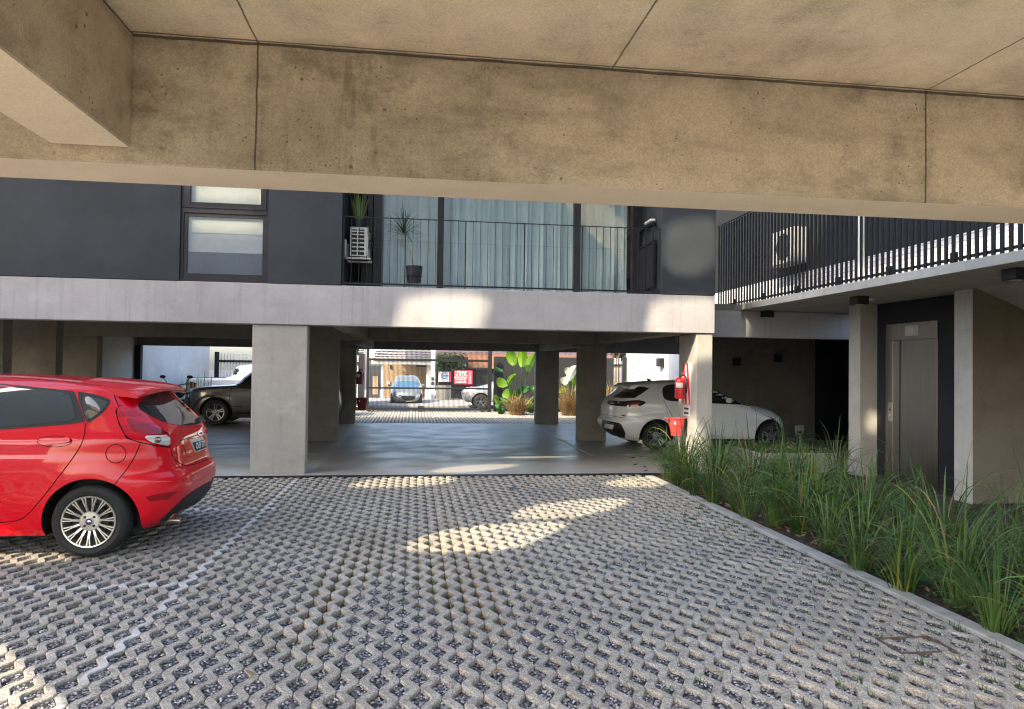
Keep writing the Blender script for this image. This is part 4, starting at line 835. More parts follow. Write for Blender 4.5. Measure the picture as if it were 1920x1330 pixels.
SCR.patch('number_plate', q5((958, 1072), (1055, 1072), (1055, 1110), (958, 1110)), M['white'], off=.02)
for sd in (-1, 1):
    cx = sx+sd*.90; build('wing_mirror', MB().lathe([(.001, -.1), (.08, -.07), (.10, 0), (.08, .06), (.001, .08)], (cx, 39.5, ZS+1.06), 'x', 12, sc=(.8, .7)), M['pearl_paint'], st_, smooth=60)
q6 = lambda *P: [(800+x/8.867, 640+y/8.867) for x, y in P]
rx0 = ony(868, 740, 35.2).x
pt2 = thing('pickup_truck', 'silver pickup truck parked along the street behind the gate', 'truck', (rx0+2.4, 36, -.56))
P2 = Car(pt2, rx0+4.9, 36.05, -.56, math.pi, (0.35, 1.75),
    ((.35, .6, .8, 1.2, 1.26, 1.28, 1.5, 1.7, 1.75), (.1, 0, 0, .02, .1, 1.4, 1.55, 1.75, 2.2)),
    ((.35, .6, .8, .95, 1.05, 1.13, 1.2, 1.28, 1.5, 1.65, 1.72, 1.75), (4.75, 4.88, 4.9, 4.85, 4.65, 4.1, 3.75, 3.5, 3.1, 2.85, 2.7, 2.4)),
    ((.35, .5, .8, 1.1, 1.25, 1.5, 1.65, 1.71, 1.74, 1.75), (.80, .86, .88, .86, .82, .74, .66, .5, .25, .02)), nr=7, nf=5, xm=.5, wheels=((1.0, .36), (4.0, .36)), arch=.47, mat=M['silver_paint'], nlev=70, nph=30)
for wx in (1.0, 4.0): P2.wheel(wx, .37, .86, .37, .22, 'five', M['dark_alloy'])
P2.patch('headlight', rnd(q6((625, 790), (720, 805), (700, 850), (620, 850)), 0), M['clear_lens'], off=.012)
P2.patch('front_bumper', rnd(q6((600, 880), (700, 880), (740, 900), (720, 990), (610, 960)), 0), M['silver_paint'], off=.03)
P2.patch('side_window', q6((1010, 700), (1100, 650), (1300, 640), (1300, 700)), M['carglass'], off=.01)
# ---------------------------------------------------------------- wall fittings
def extinguisher(name_label, c, z0, z1, r, mat, wallx, group=None):
    t = thing('fire_extinguisher', name_label, 'extinguisher', (c[0], c[1], z0), group); h = z1-z0; x, y = c
    build('cylinder', MB().lathe([(r*.82, z0), (r*.97, z0+.008), (r, z0+.02), (r, z0+h*.80), (r*.93, z0+h*.86), (r*.7, z0+h*.91), (r*.36, z0+h*.945), (r*.30, z0+h*.96), (.0001, z0+h*.96)], (x, y, 0), 'z', 32), mat, t, smooth=40)
    build('valve', MB().lathe([(.017, z0+h*.96), (.017, z0+h*1.03), (.01, z0+h*1.05), (.0001, z0+h*1.05)], (x, y, 0), 'z', 16).bar((x-.02, y, z0+h*1.06), (x+.05, y-.05, z0+h*1.10), .016, .01).bar((x-.01, y, z0+h*1.03), (x+.045, y-.045, z0+h*1.03), .012, .008).lathe([(.016, 0), (.016, .012)], (x-.02, y-.028, z0+h*1.0), 'x', 14), M['black'], t, smooth=40)
    build('hose', MB().tube(arcpts([(x+.02, y-.01, z0+h*1.02), (x+.06, y-.04, z0+h*1.08), (x+r+.02, y-.05, z0+h*.8), (x+r+.012, y-.03, z0+h*.25)], 3), .009, 8), M['black'], t, smooth=50)
    build('instruction_label', MB().add([(x+(r+.0015)*math.cos(a), y+(r+.0015)*math.sin(a), zz) for zz in (z0+h*.50, z0+h*.72) for a in np.linspace(-2.75, -1.35, 9)], [(i, i+1, 9+i+1, 9+i) for i in range(8)]), M['white'], t, smooth=60)
    build('strap', MB().lathe([(r+.002, z0+h*.47), (r+.004, z0+h*.475), (r+.002, z0+h*.49)], (x, y, 0), 'z', 28).bar((x, y, z0+h*.48), (wallx, y, z0+h*.48), .03, .012), M['black'], t, smooth=60)
    return t
extinguisher('red fire extinguisher with white label hung on the sunlit concrete column', (4.055, 10.5), 1.065, 1.41, .078, M['ext_red'], 4.165, 'fire extinguishers on the columns')
extinguisher('dark red fire extinguisher on the far column beside the gate', (-1.435, 18.98), 1.03, 1.40, .085, M['dull_red'], -1.53, 'fire extinguishers on the columns')
def bucket(label, c, z0, z1, rt_, rb, mat, wallx):
    t = thing('fire_bucket', label, 'bucket', (c[0], c[1], z0), 'red fire buckets on the columns'); x, y = c; h = z1-z0
    build('pail', MB().lathe([(.0001, z0), (rb, z0), (rb+(rt_-rb)*.55, z0+h*.55), (rb+(rt_-rb)*.55+.008, z0+h*.57), (rb+(rt_-rb)*.62+.008, z0+h*.62), (rt_, z0+h*.97), (rt_+.014, z0+h*.975), (rt_+.014, z0+h), (rt_-.006, z0+h), (rb*.95, z0+.02), (.0001, z0+.02)], (x, y, 0), 'z', 36, sc=(1, .9)).bar((x-rt_*.9, y-.03, z1-.012), (x-rt_*1.5, y-.05, z1+.004), .06, .018), mat, t, smooth=35)
    build('handle', MB().tube(arcpts([(x-rt_, y, z1-.02), (x-rt_*.6, y-.09, z1-.10), (x+rt_*.5, y-.10, z1-.12), (x+rt_, y, z1-.02)], 3), .005, 6), M['black'], t, smooth=60)
    build('bracket', MB().bar((x+rt_*.6, y+.02, z1-.05), (wallx, y+.02, z1-.05), .05, .02).bar((wallx-.012, y+.02, z0), (wallx-.012, y+.02, z1), .05, .02), M['black'], t)
    build('sticker', MB().lathe([(.0001, -(rb+(rt_-rb)*.75)*.9-.006), (.024, -(rb+(rt_-rb)*.75)*.9-.004)], (x-.05, y+.008, z0+h*.74), 'y', 20), M['white'], t); return t
bucket('bright red fire bucket hanging low on the sunlit column', (3.985, 10.46), .50, .77, .125, .078, M['bucket_red'], 4.165)
bucket('dark red fire bucket on the far column beside the gate', (-1.36, 18.98), .36, .68, .15, .10, M['dull_red'], -1.53)
def board(label, z0, z1, y0, y1, stripes):
    t = thing('safety_sign', label, 'sign', (4.16, (y0+y1)/2, z0)); build('plate', MB().box(4.157, y0, z0, 4.163, y1, z1), M['white'], t)
    for k, (a, b, c, d) in enumerate(stripes):
        build('red_stripe', MB().add([(4.1555, y0+(y1-y0)*u, z0+(z1-z0)*v) for u, v in ((a, 0), (b, 0), (d, 1), (c, 1))], [(0, 1, 2, 3)]), M['red_print'], t, fix=False)
    return t
board('white board with red diagonal stripes behind the near fire extinguisher', .99, 1.62, 10.32, 10.66, [(0, .22, .35, .57), (.43, .65, .78, 1.0), (.84, 1.0, 1.0, 1.0)])
t = thing('notice_sign', 'small white notice with black bands above the red fire bucket', 'sign', (4.16, 10.5, .8)); build('plate', MB().box(4.157, 10.36, .80, 4.163, 10.62, .97), M['white'], t)
for z in (.83, .90): build('black_band', MB().box(4.154, 10.40, z, 4.1565, 10.58, z+.03), M['black'], t)
def cube_light(label, p, w, h, d, group):
    t = thing('wall_lamp' if 'wall' in group else 'ceiling_light', label, 'lamp', p, group); x, y, z = p
    build('housing', MB().box(x-w/2, y-d/2, z-h, x+w/2, y+d/2, z), M['black_metal'], t, bevel=.006)
    build('lens', MB().lathe([(.0001, z-h-.003), (w*.32, z-h-.003), (w*.34, z-h)], (x, y, 0), 'z', 20), M['offwhite'], t); return t
for px, py, lb_ in ((1438, 583, 'small black cube light under the walkway left of the lift column'), (1611, 556, 'black cube light under the walkway just above the lift column'), (1905, 504, 'large looking black cube light under the walkway above the stair soffit')):
    p = onz(px, py, 2.499); cube_light(lb_, (p.x, p.y, 2.499), .17, .11, .17, 'cube lights under the walkway')
p = onz(1633, 560, 2.499); tag(build('smoke_detector', MB().lathe([(.05, 2.499), (.05, 2.48), (.035, 2.468), (.0001, 2.466)], (p.x, p.y, 0), 'z', 20), M['offwhite'], smooth=40), 'round white smoke detector beside the cube light over the lift column', 'detector')
for px, py, lb_ in ((1381, 671, 'black cube wall lamp behind the white hatchback, nearer its roof'), (1458, 665, 'black cube wall lamp behind the white hatchback, over its bonnet')):
    p = ony(px, py, 15.02); cube_light(lb_, (p.x, 15.02, p.z), .12, .17, .16, 'wall lamps in the right bay')
p = onx(1238, 672, 7.52); cube_light('black cube wall lamp on the sunlit white boundary wall', (7.52, p.y, p.z), .16, .26, .3, 'wall lamps in the right bay')
p = ony(1500, 798, 14.55); t = thing('notice_sign', 'white paper notice on the dark wall in front of the white hatchback', 'sign', (p.x, 14.59, p.z)); build('plate', MB().box(p.x-.1, 14.58, p.z-.22, p.x+.1, 14.598, p.z), M['white'], t); build('print', MB().box(p.x-.04, 14.576, p.z-.17, p.x+.05, 14.579, p.z-.13), M['black'], t)
# ---------------------------------------------------------------- balcony things
a = thing('air_conditioner', 'white outdoor air conditioner on brackets at the left end of the balcony', 'air conditioner', (-.83, 10.6, 3.08))
gr_ = MB(); x0, x1, y0 = -.955, -.715, 10.42
gr_.box(x0, y0+.012, 3.09, x1, 11.0, 3.50, 1)
gr_.box(x0, y0, 3.09, x0+.022, y0+.0115, 3.5).box(x1-.04, y0, 3.09, x1, y0+.0115, 3.5).box(x0+.095, y0, 3.09, x0+.11, y0+.0115, 3.5)
for z in (3.09, 3.155, 3.215, 3.275, 3.335, 3.395, 3.44, 3.478): gr_.box(x0+.0225, y0+.001, z, x1-.0405, y0+.0112, z+.018)
build('case', gr_, [M['offwhite'], M['black']], a); build('case_side', MB().box(x1+.001, y0, 3.09, x1+.012, 11.0, 3.5).box(x0, y0, 3.501, x1+.012, 11.0, 3.51), M['offwhite'], a)
for y in (10.40, 10.75): build('bracket', MB().box(-1.03, y, 3.045, -.66, y+.03, 3.07).box(-1.03, y, 3.05, -1.005, y+.03, 3.32), M['offwhite'], a)
def blade(mb, base, dirxy, L, w, lean, droop, n=7, mi=0, tw=0.0, fold=0.15):
    """arching strap leaf"""
    p = Vector(base); ang = lean; dx = Vector((dirxy[0], dirxy[1], 0)); sd = Vector((-dirxy[1], dirxy[0], 0)); V = []
    for i in range(n+1):
        t = i/n; ww = w*(0.55+0.9*t)*(1-t)**.55 if t < 1 else 0.0004; ww = max(ww, .0005)
        a = ang + droop*t*t
        s_ = sd*math.cos(tw*t) + Vector((0, 0, 1))*math.sin(tw*t)
        nrm = dx*math.cos(a) - Vector((0, 0, 1))*math.sin(a)
        V += [p - s_*ww/2 + nrm*ww*fold, p.copy(), p + s_*ww/2 + nrm*ww*fold]
        p = p + (dx*math.sin(a) + Vector((0, 0, 1))*math.cos(a))*(L/n)
    mb.add(V, [(3*i+k, 3*i+k+1, 3*i+3+k+1, 3*i+3+k) for i in range(n) for k in range(2)], mi)
rnd_ = random.Random(5)
def potshape(x, y, z0, z1, r): return MB().lathe([(.0001, z0), (r*.78, z0), (r, z1), (r, z1+.001), (r*.93, z1), (r*.9, z1-.03), (.0001, z1-.03)], (x, y, 0), 'z', 30)
t = thing('potted_plant', 'snake plant with upright striped leaves in a dark pot on the air conditioner', 'plant', (-.86, 10.6, 3.51))
build('pot', potshape(-.86, 10.62, 3.512, 3.65, .09), M['pot'], t, smooth=40); lv = MB()
for i in range(26):
    a_ = rnd_.random()*6.28; blade(lv, (-.86+.05*math.cos(a_), 10.62+.05*math.sin(a_), 3.63), (math.cos(a_), math.sin(a_)), rnd_.uniform(.3, .5), .032, rnd_.uniform(.05, .32), .1, 5)
build('foliage', lv, M['snake'], t, fix=False)
t = thing('potted_plant', 'slender dragon tree with drooping leaves in a dark pot on a wire stand', 'plant', (-.035, 10.55, 2.63))
build('pot', potshape(-.035, 10.55, 2.745, 2.985, .125), M['pot'], t, smooth=40)
sdm = MB().lathe([(.118, 2.83), (.124, 2.836), (.118, 2.842)], (-.035, 10.55, 0), 'z', 28)
for k_ in range(4):
    a_ = .6+k_*math.pi/2; sdm.tube([(-.035+.12*math.cos(a_), 10.55+.12*math.sin(a_), 2.836), (-.035+.13*math.cos(a_), 10.55+.13*math.sin(a_), 2.63)], .004, 6)
build('stand', sdm, M['black_metal'], t, smooth=50)
top = ony(757, 438, 10.55); build('stem', MB().tube([(-.045, 10.55, 2.95), (-.09, 10.55, 3.18), (top.x, 10.55, top.z)], [.013, .011, .009], 8), M['stem'], t, smooth=50); lv = MB()
for i in range(78):
    a_ = rnd_.random()*6.28; f = rnd_.random(); blade(lv, (top.x, 10.55, top.z-.03+.07*f), (math.cos(a_), math.sin(a_)*.7), rnd_.uniform(.3, .46), .017, 1.5-1.35*f+rnd_.uniform(-.2, .2), rnd_.uniform(.5, 1.5)*(1.1-.5*f), 7)
build('foliage', lv, M['dracaena'], t, fix=False)
t = thing('hanging_plant', 'dark trailing creeper hanging beside the air conditioner', 'plant', (-.66, 10.6, 3.5)); lv = MB(); vm = MB()
for i in range(3):
    pts = [(-.70+.03*i, 10.5+.05*i, 3.56)]
    for j in range(7): pts.append((pts[-1][0]+rnd_.uniform(-.015, .025), pts[-1][1]+rnd_.uniform(-.01, .01), pts[-1][2]-rnd_.uniform(.04, .07)))
    vm.tube(pts, .003, 5)
    for p in pts[1:]:
        for q_ in range(2): a_ = rnd_.random()*6.28; blade(lv, p, (math.cos(a_), math.sin(a_)), .07, .04, 1.0, 1.0, 3)
build('stem', vm, M['vine'], t); build('foliage', lv, M['vine'], t, fix=False)
t = thing('air_conditioner', 'white air conditioner standing behind the dark walkway slats', 'air conditioner', (7.1, 9, 3))
c = onx(1483, 465, 7.15); build('case', MB().box(6.95, c.y-.42, c.z-.33, 7.28, c.y+.42, c.z+.33), plain('weathered_grey_enamel', (.30, .30, .29), .6), t, bevel=.015)
build('fan_guard', MB().lathe([(.22, 6.94), (.25, 6.935), (.25, 6.948)], (0, c.y-.08, c.z), 'x', 30).lathe([(.0001, 6.946), (.22, 6.9455)], (0, c.y-.08, c.z), 'x', 30), M['black'], t)
# ---------------------------------------------------------------- planting bed
def clump(seed, nb, hmin, hmax, spread=.10, yellow=.06):
    r = random.Random(seed); mb = MB()
    for i in range(nb):
        a_ = r.random()*6.28; rr = spread*math.sqrt(r.random()); q_ = a_ + r.uniform(-.7, .7); L = r.uniform(hmin, hmax)*1.12; up = r.random() < .14
        blade(mb, (rr*math.cos(a_), rr*math.sin(a_), -.02), (math.cos(q_), math.sin(q_)), L, r.uniform(.012, .028), r.uniform(.02, .22) if up else r.uniform(.12, .6), r.uniform(.1, .5) if up else r.uniform(1.1, 2.6), 9, 1 if r.random() < yellow else 2 if r.random() < .05 else 0, r.uniform(-.7, .7))
    return mb
VAR = []
CL = 'clump of long arching strap-leaved grass in the bed beside the kerb'
for i, (nb_, h0, h1) in enumerate(((74, .6, 1.1), (60, .65, 1.2), (80, .5, .95), (66, .55, 1.05), (52, .7, 1.3), (72, .45, .9))):
    o = build('grass_clump', clump(100+i, nb_, h0, h1, yellow=.05+.03*(i % 3)), [M['grass'], M['grass_y'], M['dry']], fix=False); tag(o, CL, 'grass', 'strap-leaved grass clumps along the kerb'); VAR.append(o)
spots = []; rr = random.Random(11)
for row, xx in enumerate((3.46, 4.05, 4.75)):
    y = 2.55+.2*row
    while y < 9.75:
        if not (row == 0 and 4.95 < y < 5.45) and not (row == 2 and (y < 4.2 or y > 9.2)): spots.append((xx+rr.uniform(-.12, .14), y+rr.uniform(-.08, .08), row))
        y += .40 if row == 0 else .47
for yy in (9.4, 9.62): spots.append((3.55+rr.uniform(0, .2), yy, 0))
for xx, yy in ((5.6, 9.6), (5.9, 9.3), (5.3, 9.75)): spots.append((xx, yy, 2))
for i, (x, y, row) in enumerate(spots):
    src = VAR[i % 6] if i >= 6 else VAR[i]; o = src if i < 6 else dup(src)
    o.location = (x, y, 0); o.rotation_euler = (0, 0, rr.random()*6.28); s_ = rr.uniform(.58, .88)*(1.0 if row < 2 else .82); o.scale = (s_, s_, s_*rr.uniform(.9, 1.1))
for x, y, h_ in ((5.05, 9.05, 1.15), (4.15, 4.15, 1.2), (4.35, 3.75, 1.0)):
    mb = MB(); 
    for i in range(6): a_ = rr.random()*6.28; blade(mb, (.03*math.cos(a_), .03*math.sin(a_), 0), (math.cos(a_), math.sin(a_)), h_*rr.uniform(.75, 1), .024, rr.uniform(.02, .2), .2, 8)
    o = build('tall_grass', mb, M['grass'], fix=False); o.location = (x, y, 0); tag(o, {5.05: 'single tall upright blade tuft in front of the lift column', 4.15: 'tall upright blades rising before the bare stair wall', 4.35: 'short bunch of upright blades nearest the camera by the stair wall'}[x], 'grass')
def leafy(n, f, size, flat=.5, seed=3):
    r = random.Random(seed); mb = MB()
    for i in range(n):
        x, y, z = f(r); a_ = r.random()*6.28; s_ = size*r.uniform(.6, 1.3); d = Vector((math.cos(a_), math.sin(a_), r.uniform(-.3, .5))).normalized(); sd = Vector((-math.sin(a_), math.cos(a_), r.uniform(-flat, flat))); p = Vector((x, y, z))
        mb.add([p, p+d*s_*.5+sd*s_*.3, p+d*s_, p+d*s_*.5-sd*s_*.3], [(0, 1, 2, 3)])
    return mb
def gc(r):
    y = r.uniform(2.5, 5.6); x = 3.40+r.random()**1.4*.8; return x, y, r.uniform(.0, .16)*(1 if r.random() < .6 else 1.6)*max(.3, wob(x*4, y*4)+.5)
stuff('ground_cover', leafy(2600, gc, .045), M['weed'], fix=False)
def lit_(r): return r.uniform(3.40, 5.2), r.uniform(2.5, 9.7), .005+.02*r.random()
stuff('leaf_litter', leafy(1500, lit_, .07, flat=.1, seed=21), M['dry'], fix=False)
def wd(r):
    while True:
        y = 2.9+6.7*r.random()**1.2; x = r.uniform(-1.4, 3.22)
        if r.random() < (.04+.6*max(0, (x-1.6)/1.6)**2 + (.25 if y > 8.3 and x > 2.2 else 0)):
            k_ = round(x/PS); 
            if min(abs(x-strip_x(k_+d_, y)) for d_ in (-1, 0, 1)) > PW/2: return x, y
def weeds():
    r = random.Random(9); mb = MB()
    for i in range(330):
        x, y = wd(r)
        for j in range(r.randint(5, 16)): a_ = r.random()*6.28; blade(mb, (x+r.gauss(0, .014), y+r.gauss(0, .018), -.03), (math.cos(a_), math.sin(a_)), r.uniform(.025, .07), .006, r.uniform(.1, .9), .6, 3)
    return mb
stuff('weeds', weeds(), M['weed'], fix=False)
pt_ = thing('planter', 'low concrete planter filled with pale small leaved ivy behind the grass', 'planter', (5.8, 10.6, 0))
build('wall', MB().box(5.15, 10.02, 0, 6.36, 10.10, .27).box(5.15, 10.101, 0, 5.23, 11.3, .27), M['kerb'], pt_, bevel=.006)
build('ivy', leafy(2600, lambda r: (r.uniform(5.2, 6.38), r.uniform(10.08, 11.3), .24+.10*r.random()), .05, seed=8), M['ivy'], pt_, fix=False)
dft = thing('drain_cover', 'rusty rectangular frame filled with gravel among the grid pavers near the kerb', 'drain', (2.8, 3.62, 0)); pit = MB()
for a0 in ((2.60, 3.50, 2.61, 3.72), (2.915, 3.50, 2.925, 3.72), (2.6105, 3.50, 2.9145, 3.51), (2.6105, 3.71, 2.9145, 3.72)): pit.box(a0[0], a0[1], -.05, a0[2], a0[3], .006)
build('frame', pit, M['rust'], dft); build('gravel_fill', MB().box(2.6105, 3.5105, -.03, 2.9145, 3.7095, -.010), M['gravel'], dft)
for i in range(9):
    r = random.Random(40+i); x, y = ((-1.35, 5.0), (-1.1, 4.7), (-.2, 4.4), (.4, 3.5), (-.75, 3.6), (2.2, 3.9), (1.5, 3.4), (-2.1, 5.5), (.9, 5.1))[i]
    mb = MB(); a_ = r.random()*6.28; blade(mb, (0, 0, .004), (math.cos(a_), math.sin(a_)), .06, .03, 1.35, .4, 4)
    o = build('fallen_leaf', mb, M['dry'], fix=False); o.location = (x, y, .0); tag(o, 'single curled brown leaf lying on the grid pavers', 'leaf', 'fallen leaves on the pavers')
# ---------------------------------------------------------------- gate and plants at the entrance
GYY = 24.0; A = ony(686, 772, GYY); B = ony(921, 775, GYY); zt = ony(760, 675, GYY).z; zm = ony(760, 728, GYY).z; zb_ = ony(760, 767, GYY).z; ztop = zt+.30
gt = thing('sliding_gate', 'dark steel sliding gate of thin vertical bars across the entrance', 'gate', ((A.x+B.x)/2, GYY, 0))
build('frame', MB().box(A.x, GYY-.03, .12, A.x+.09, GYY+.03, ztop+.05).box(B.x-.13, GYY-.04, .0, B.x, GYY+.04, zt+.35).box(A.x+.091, GYY-.025, zt-.04, B.x-.131, GYY+.025, zt+.04).box(A.x+.091, GYY-.025, zm-.03, B.x-.131, GYY+.025, zm+.03).box(A.x+.091, GYY-.025, zb_-.03, B.x-.131, GYY+.025, zb_+.03), M['black_metal'], gt)
bars = MB(); x = A.x+.12
while x < B.x-.14: bars.box(x, GYY+.026, zb_-.1, x+.012, GYY+.034, ztop); x += .042
build('bars', bars, M['black_metal'], gt, fix=False)
for px in (692, 789, 905):
    p = ony(px, 770, GYY); build('support_wheel', MB().lathe([(.001, -.03), (.09, -.03), (.09, .03), (.001, .03)], (p.x, GYY, .09), 'y', 16).box(p.x-.1, GYY-.05, .13, p.x+.1, GYY+.05, .2), M['black'], gt)
def picket(name, label, x0, x1, y, z1, mat, barmat):
    t = thing(name, label, 'fence', ((x0+x1)/2, y, 0)); build('frame', MB().box(x0, y-.03, 0, x0+.14, y+.03, z1+.05).box(x1-.14, y-.03, 0, x1, y+.03, z1+.05).box(x0+.141, y-.03, z1-.30, x1-.141, y+.03, z1-.22).box(x0+.141, y-.03, .2, x1-.141, y+.03, .28), mat, t)
    b = MB(); x = x0+.18
    while x < x1-.16: b.box(x, y+.031, .1, x+.035, y+.05, z1); x += .10
    build('pickets', b, barmat, t, fix=False); return t
picket('picket_fence', 'tall fence of pale vertical pickets behind the white pickup', ony(402, 700, 24.9).x, -1.75, 24.9, ony(430, 663, 24.9).z, M['dark_wall2'], M['offwhite'])
picket('picket_fence', 'fence of pale vertical bars beside the sunlit white wall', ony(1128, 700, 24.9).x, 7.58, 24.9, ony(1170, 672, 24.9).z, M['dark_wall2'], M['offwhite'])
def paddle(lv, stk, P, base, mid, tip, w, y, dy=0.0, mi=0):
    a_, b_, c_ = ony(*P(*base), y), ony(*P(*mid), y+dy), ony(*P(*tip), y+dy*1.8)
    stk.tube(arcpts([a_, (a_*.5+b_*.5)+Vector((0, .05, .05)), b_], 2), .014, 6)
    n_ = 8; ax = (c_-b_); sd = ax.cross(Vector((random.uniform(-.3, .3), 1, random.uniform(-.2, .2)))).normalized(); nn = sd.cross(ax).normalized(); V = []
    for i in range(n_+1):
        t_ = i/n_; ww = w*math.sin(math.pi*min(1, t_*.92+.06))**.6*(1 if t_ < .9 else .6)+.004; p = b_+ax*t_+nn*(.10*math.sin(t_*3))
        V += [p-sd*ww/2+nn*ww*.22+Vector((0, 0, random.uniform(-.02, .02))), p, p+sd*ww/2+nn*ww*.22+Vector((0, 0, random.uniform(-.02, .02)))]
    lv.add(V, [(3*i+k_, 3*i+k_+1, 3*i+4+k_, 3*i+3+k_) for i in range(n_) for k_ in range(2)], mi)
def drytuft(c, r, h, n_, seed):
    rd = random.Random(seed); mb = MB()
    for i in range(n_): a_ = rd.random()*6.28; q_ = rd.random()*6.28; rr_ = r*.6*rd.random(); blade(mb, (c[0]+rr_*math.cos(a_), c[1]+rr_*math.sin(a_), 0), (math.cos(q_), math.sin(q_)), h*rd.uniform(.5, 1.2), .022, rd.uniform(.1, .9), rd.uniform(.3, 1.6), 5)
    return mb
q7 = lambda x, y: (800+x/8.867, 640+y/8.867)
pb = ony(968, 780, 23.0)
bp_ = thing('broad_leaved_plant', 'tall plant with bright paddle leaves growing against the charcoal wall', 'plant', (pb.x, 23.0, 0)); lv, stk = MB(), MB(); random.seed(3)
for b_, m_, t_, w_, dk in (((1530, 1100), (1460, 400), (1380, 130), .34, 0), ((1555, 1100), (1585, 430), (1595, 100), .32, 0), ((1580, 1100), (1680, 510), (1800, 200), .28, 0), ((1450, 1100), (1345, 735), (1170, 620), .30, 0), ((1460, 1100), (1345, 740), (1490, 550), .20, 0), ((1480, 1100), (1420, 800), (1340, 1020), .44, 0), ((1490, 1100), (1270, 500), (1120, 440), .13, 1), ((1560, 1100), (1590, 735), (1695, 810), .28, 1), ((1570, 1100), (1690, 770), (1790, 810), .22, 1), ((1400, 1100), (1130, 900), (1185, 1080), .18, 0), ((1600, 1200), (1640, 1080), (1750, 1020), .22, 0), ((1500, 1150), (1480, 830), (1560, 960), .34, 1), ((1450, 1150), (1250, 1010), (1190, 1130), .26, 1), ((1400, 1200), (1300, 1130), (1190, 1200), .30, 1), ((1420, 1200), (1260, 1060), (1330, 1120), .28, 1), ((1600, 1200), (1700, 1100), (1770, 1200), .30, 1), ((1600, 1200), (1720, 1000), (1790, 950), .24, 1), ((1440, 1150), (1340, 960), (1270, 1040), .3, 1)):
    paddle(lv, stk, q7, b_, m_, t_, w_, 23.0, random.uniform(-.25, .25), dk)
build('leaves', lv, [M['banana'], M['banana_d']], bp_, fix=False); build('stalks', stk, M['banana_d'], bp_, smooth=60)
tag(build('dry_grass_tuft', drytuft((ony(970, 780, 22.7).x, 22.7), .42, .72, 420, 1), M['dry'], fix=False), 'mound of straw-brown dead grass at the foot of the bright paddle plant', 'grass')
px2 = ony(1068, 780, 23.2).x
bp2 = thing('broad_leaved_plant', 'pale leaved plant showing in the gap between two garage columns', 'plant', (px2, 23.2, 0)); lv, stk = MB(), MB()
idp = lambda x, y: (x, y)
for b_, m_, t_, w_, mi_ in (((1068, 770), (1066, 715), (1082, 685), .30, 2), ((1066, 770), (1064, 720), (1052, 708), .28, 2), ((1070, 770), (1072, 700), (1060, 690), .22, 2), ((1070, 770), (1076, 725), (1090, 708), .30, 0), ((1064, 770), (1058, 735), (1048, 725), .24, 0), ((1070, 775), (1078, 735), (1088, 728), .3, 0), ((1075, 775), (1085, 690), (1100, 668), .3, 0)):
    paddle(lv, stk, idp, b_, m_, t_, w_, 23.2, random.uniform(-.2, .2), mi_)
build('leaves', lv, [M['banana'], M['banana_d'], M['variegated']], bp2, fix=False); build('stalks', stk, M['banana_d'], bp2, smooth=60)
for px, lb_ in ((1067, 'tall dry brown grass between two garage columns'), (1148, 'dry brown grass showing left of the white hatchback')):
    tag(build('dry_grass_tuft', drytuft((ony(px, 770, 22.6).x, 22.6), .4, 1.15, 420, px), M['dry'], fix=False), lb_, 'grass')
for i, px in enumerate((352, 362, 372, 384, 392)):
    p = ony(px, 720, 21.0 if i > 1 else 20.9); mb = MB(); r = random.Random(i)
    for j in range(7): a_ = r.random()*6.28; blade(mb, (.05*math.cos(a_), .05*math.sin(a_), 0), (math.cos(a_), math.sin(a_)), r.uniform(.8, 1.35), .05, r.uniform(.0, .1), .05, 5)
    o = build('snake_plant', mb, M['snake'], fix=False); o.location = (p.x, 20.8, 0); tag(o, 'upright green sword leaved plant by the pale left boundary wall', 'plant', 'sword leaved plants by the left wall')
# motorcycle, mostly hidden behind the red car
mo = thing('motorcycle', 'dark motorcycle with round mirrors standing behind the red hatchback', 'motorcycle', (-6.15, 20.0, 0)); mx, my = -6.2, 20.0
for y in (my-.62, my+.62):
    w_ = build('wheel', MB().lathe([(.22, -.04), (.28, -.045), (.30, 0), (.28, .045), (.22, .04)], (mx, y, .30), 'x', 28), M['rubber'], mo, smooth=50); build('rim', MB().lathe([(.0001, -.02), (.05, -.03), (.21, -.01), (.22, .01), (.05, .03), (.0001, .02)], (mx, y, .30), 'x', 24), M['dark_alloy'], w_, smooth=40)
build('frame', MB().tube([(mx, my-.62, .3), (mx, my-.42, .92)], .03).tube([(mx, my-.42, .8), (mx, my-.1, .4), (mx, my+.62, .3)], .04).box(mx-.13, my-.15, .25, mx+.13, my+.25, .55), M['black_metal'], mo)
build('tank', MB().lathe([(.001, -.26), (.11, -.2), (.15, 0), (.12, .2), (.001, .27)], (mx, my-.12, .74), 'y', 16), M['black'], mo, smooth=60); build('seat', MB().box(mx-.12, my+.1, .68, mx+.12, my+.62, .77), M['black'], mo, bevel=.03)
build('headlight', MB().lathe([(.001, -.08), (.09, -.08), (.10, -.05), (.06, .06), (.001, .08)], (mx+.02, my-.55, .84), 'y', 20), M['white'], mo, smooth=50)
build('handlebar', MB().tube([(mx-.36, my-.28, .98), (mx-.2, my-.36, .97), (mx, my-.4, .93), (mx+.2, my-.36, .97), (mx+.36, my-.28, .98)], .014), M['black'], mo, smooth=60)
for sd in (-1, 1): m_ = build('mirror', MB().lathe([(.001, -.015), (.05, -.015), (.06, 0), (.05, .02), (.001, .025)], (mx+sd*.34, my-.36, 1.16), 'y', 18, sc=(1.3, .75)).tube([(mx+sd*.22, my-.35, .98), (mx+sd*.33, my-.35, 1.14)], .008), M['black'], mo, smooth=60)
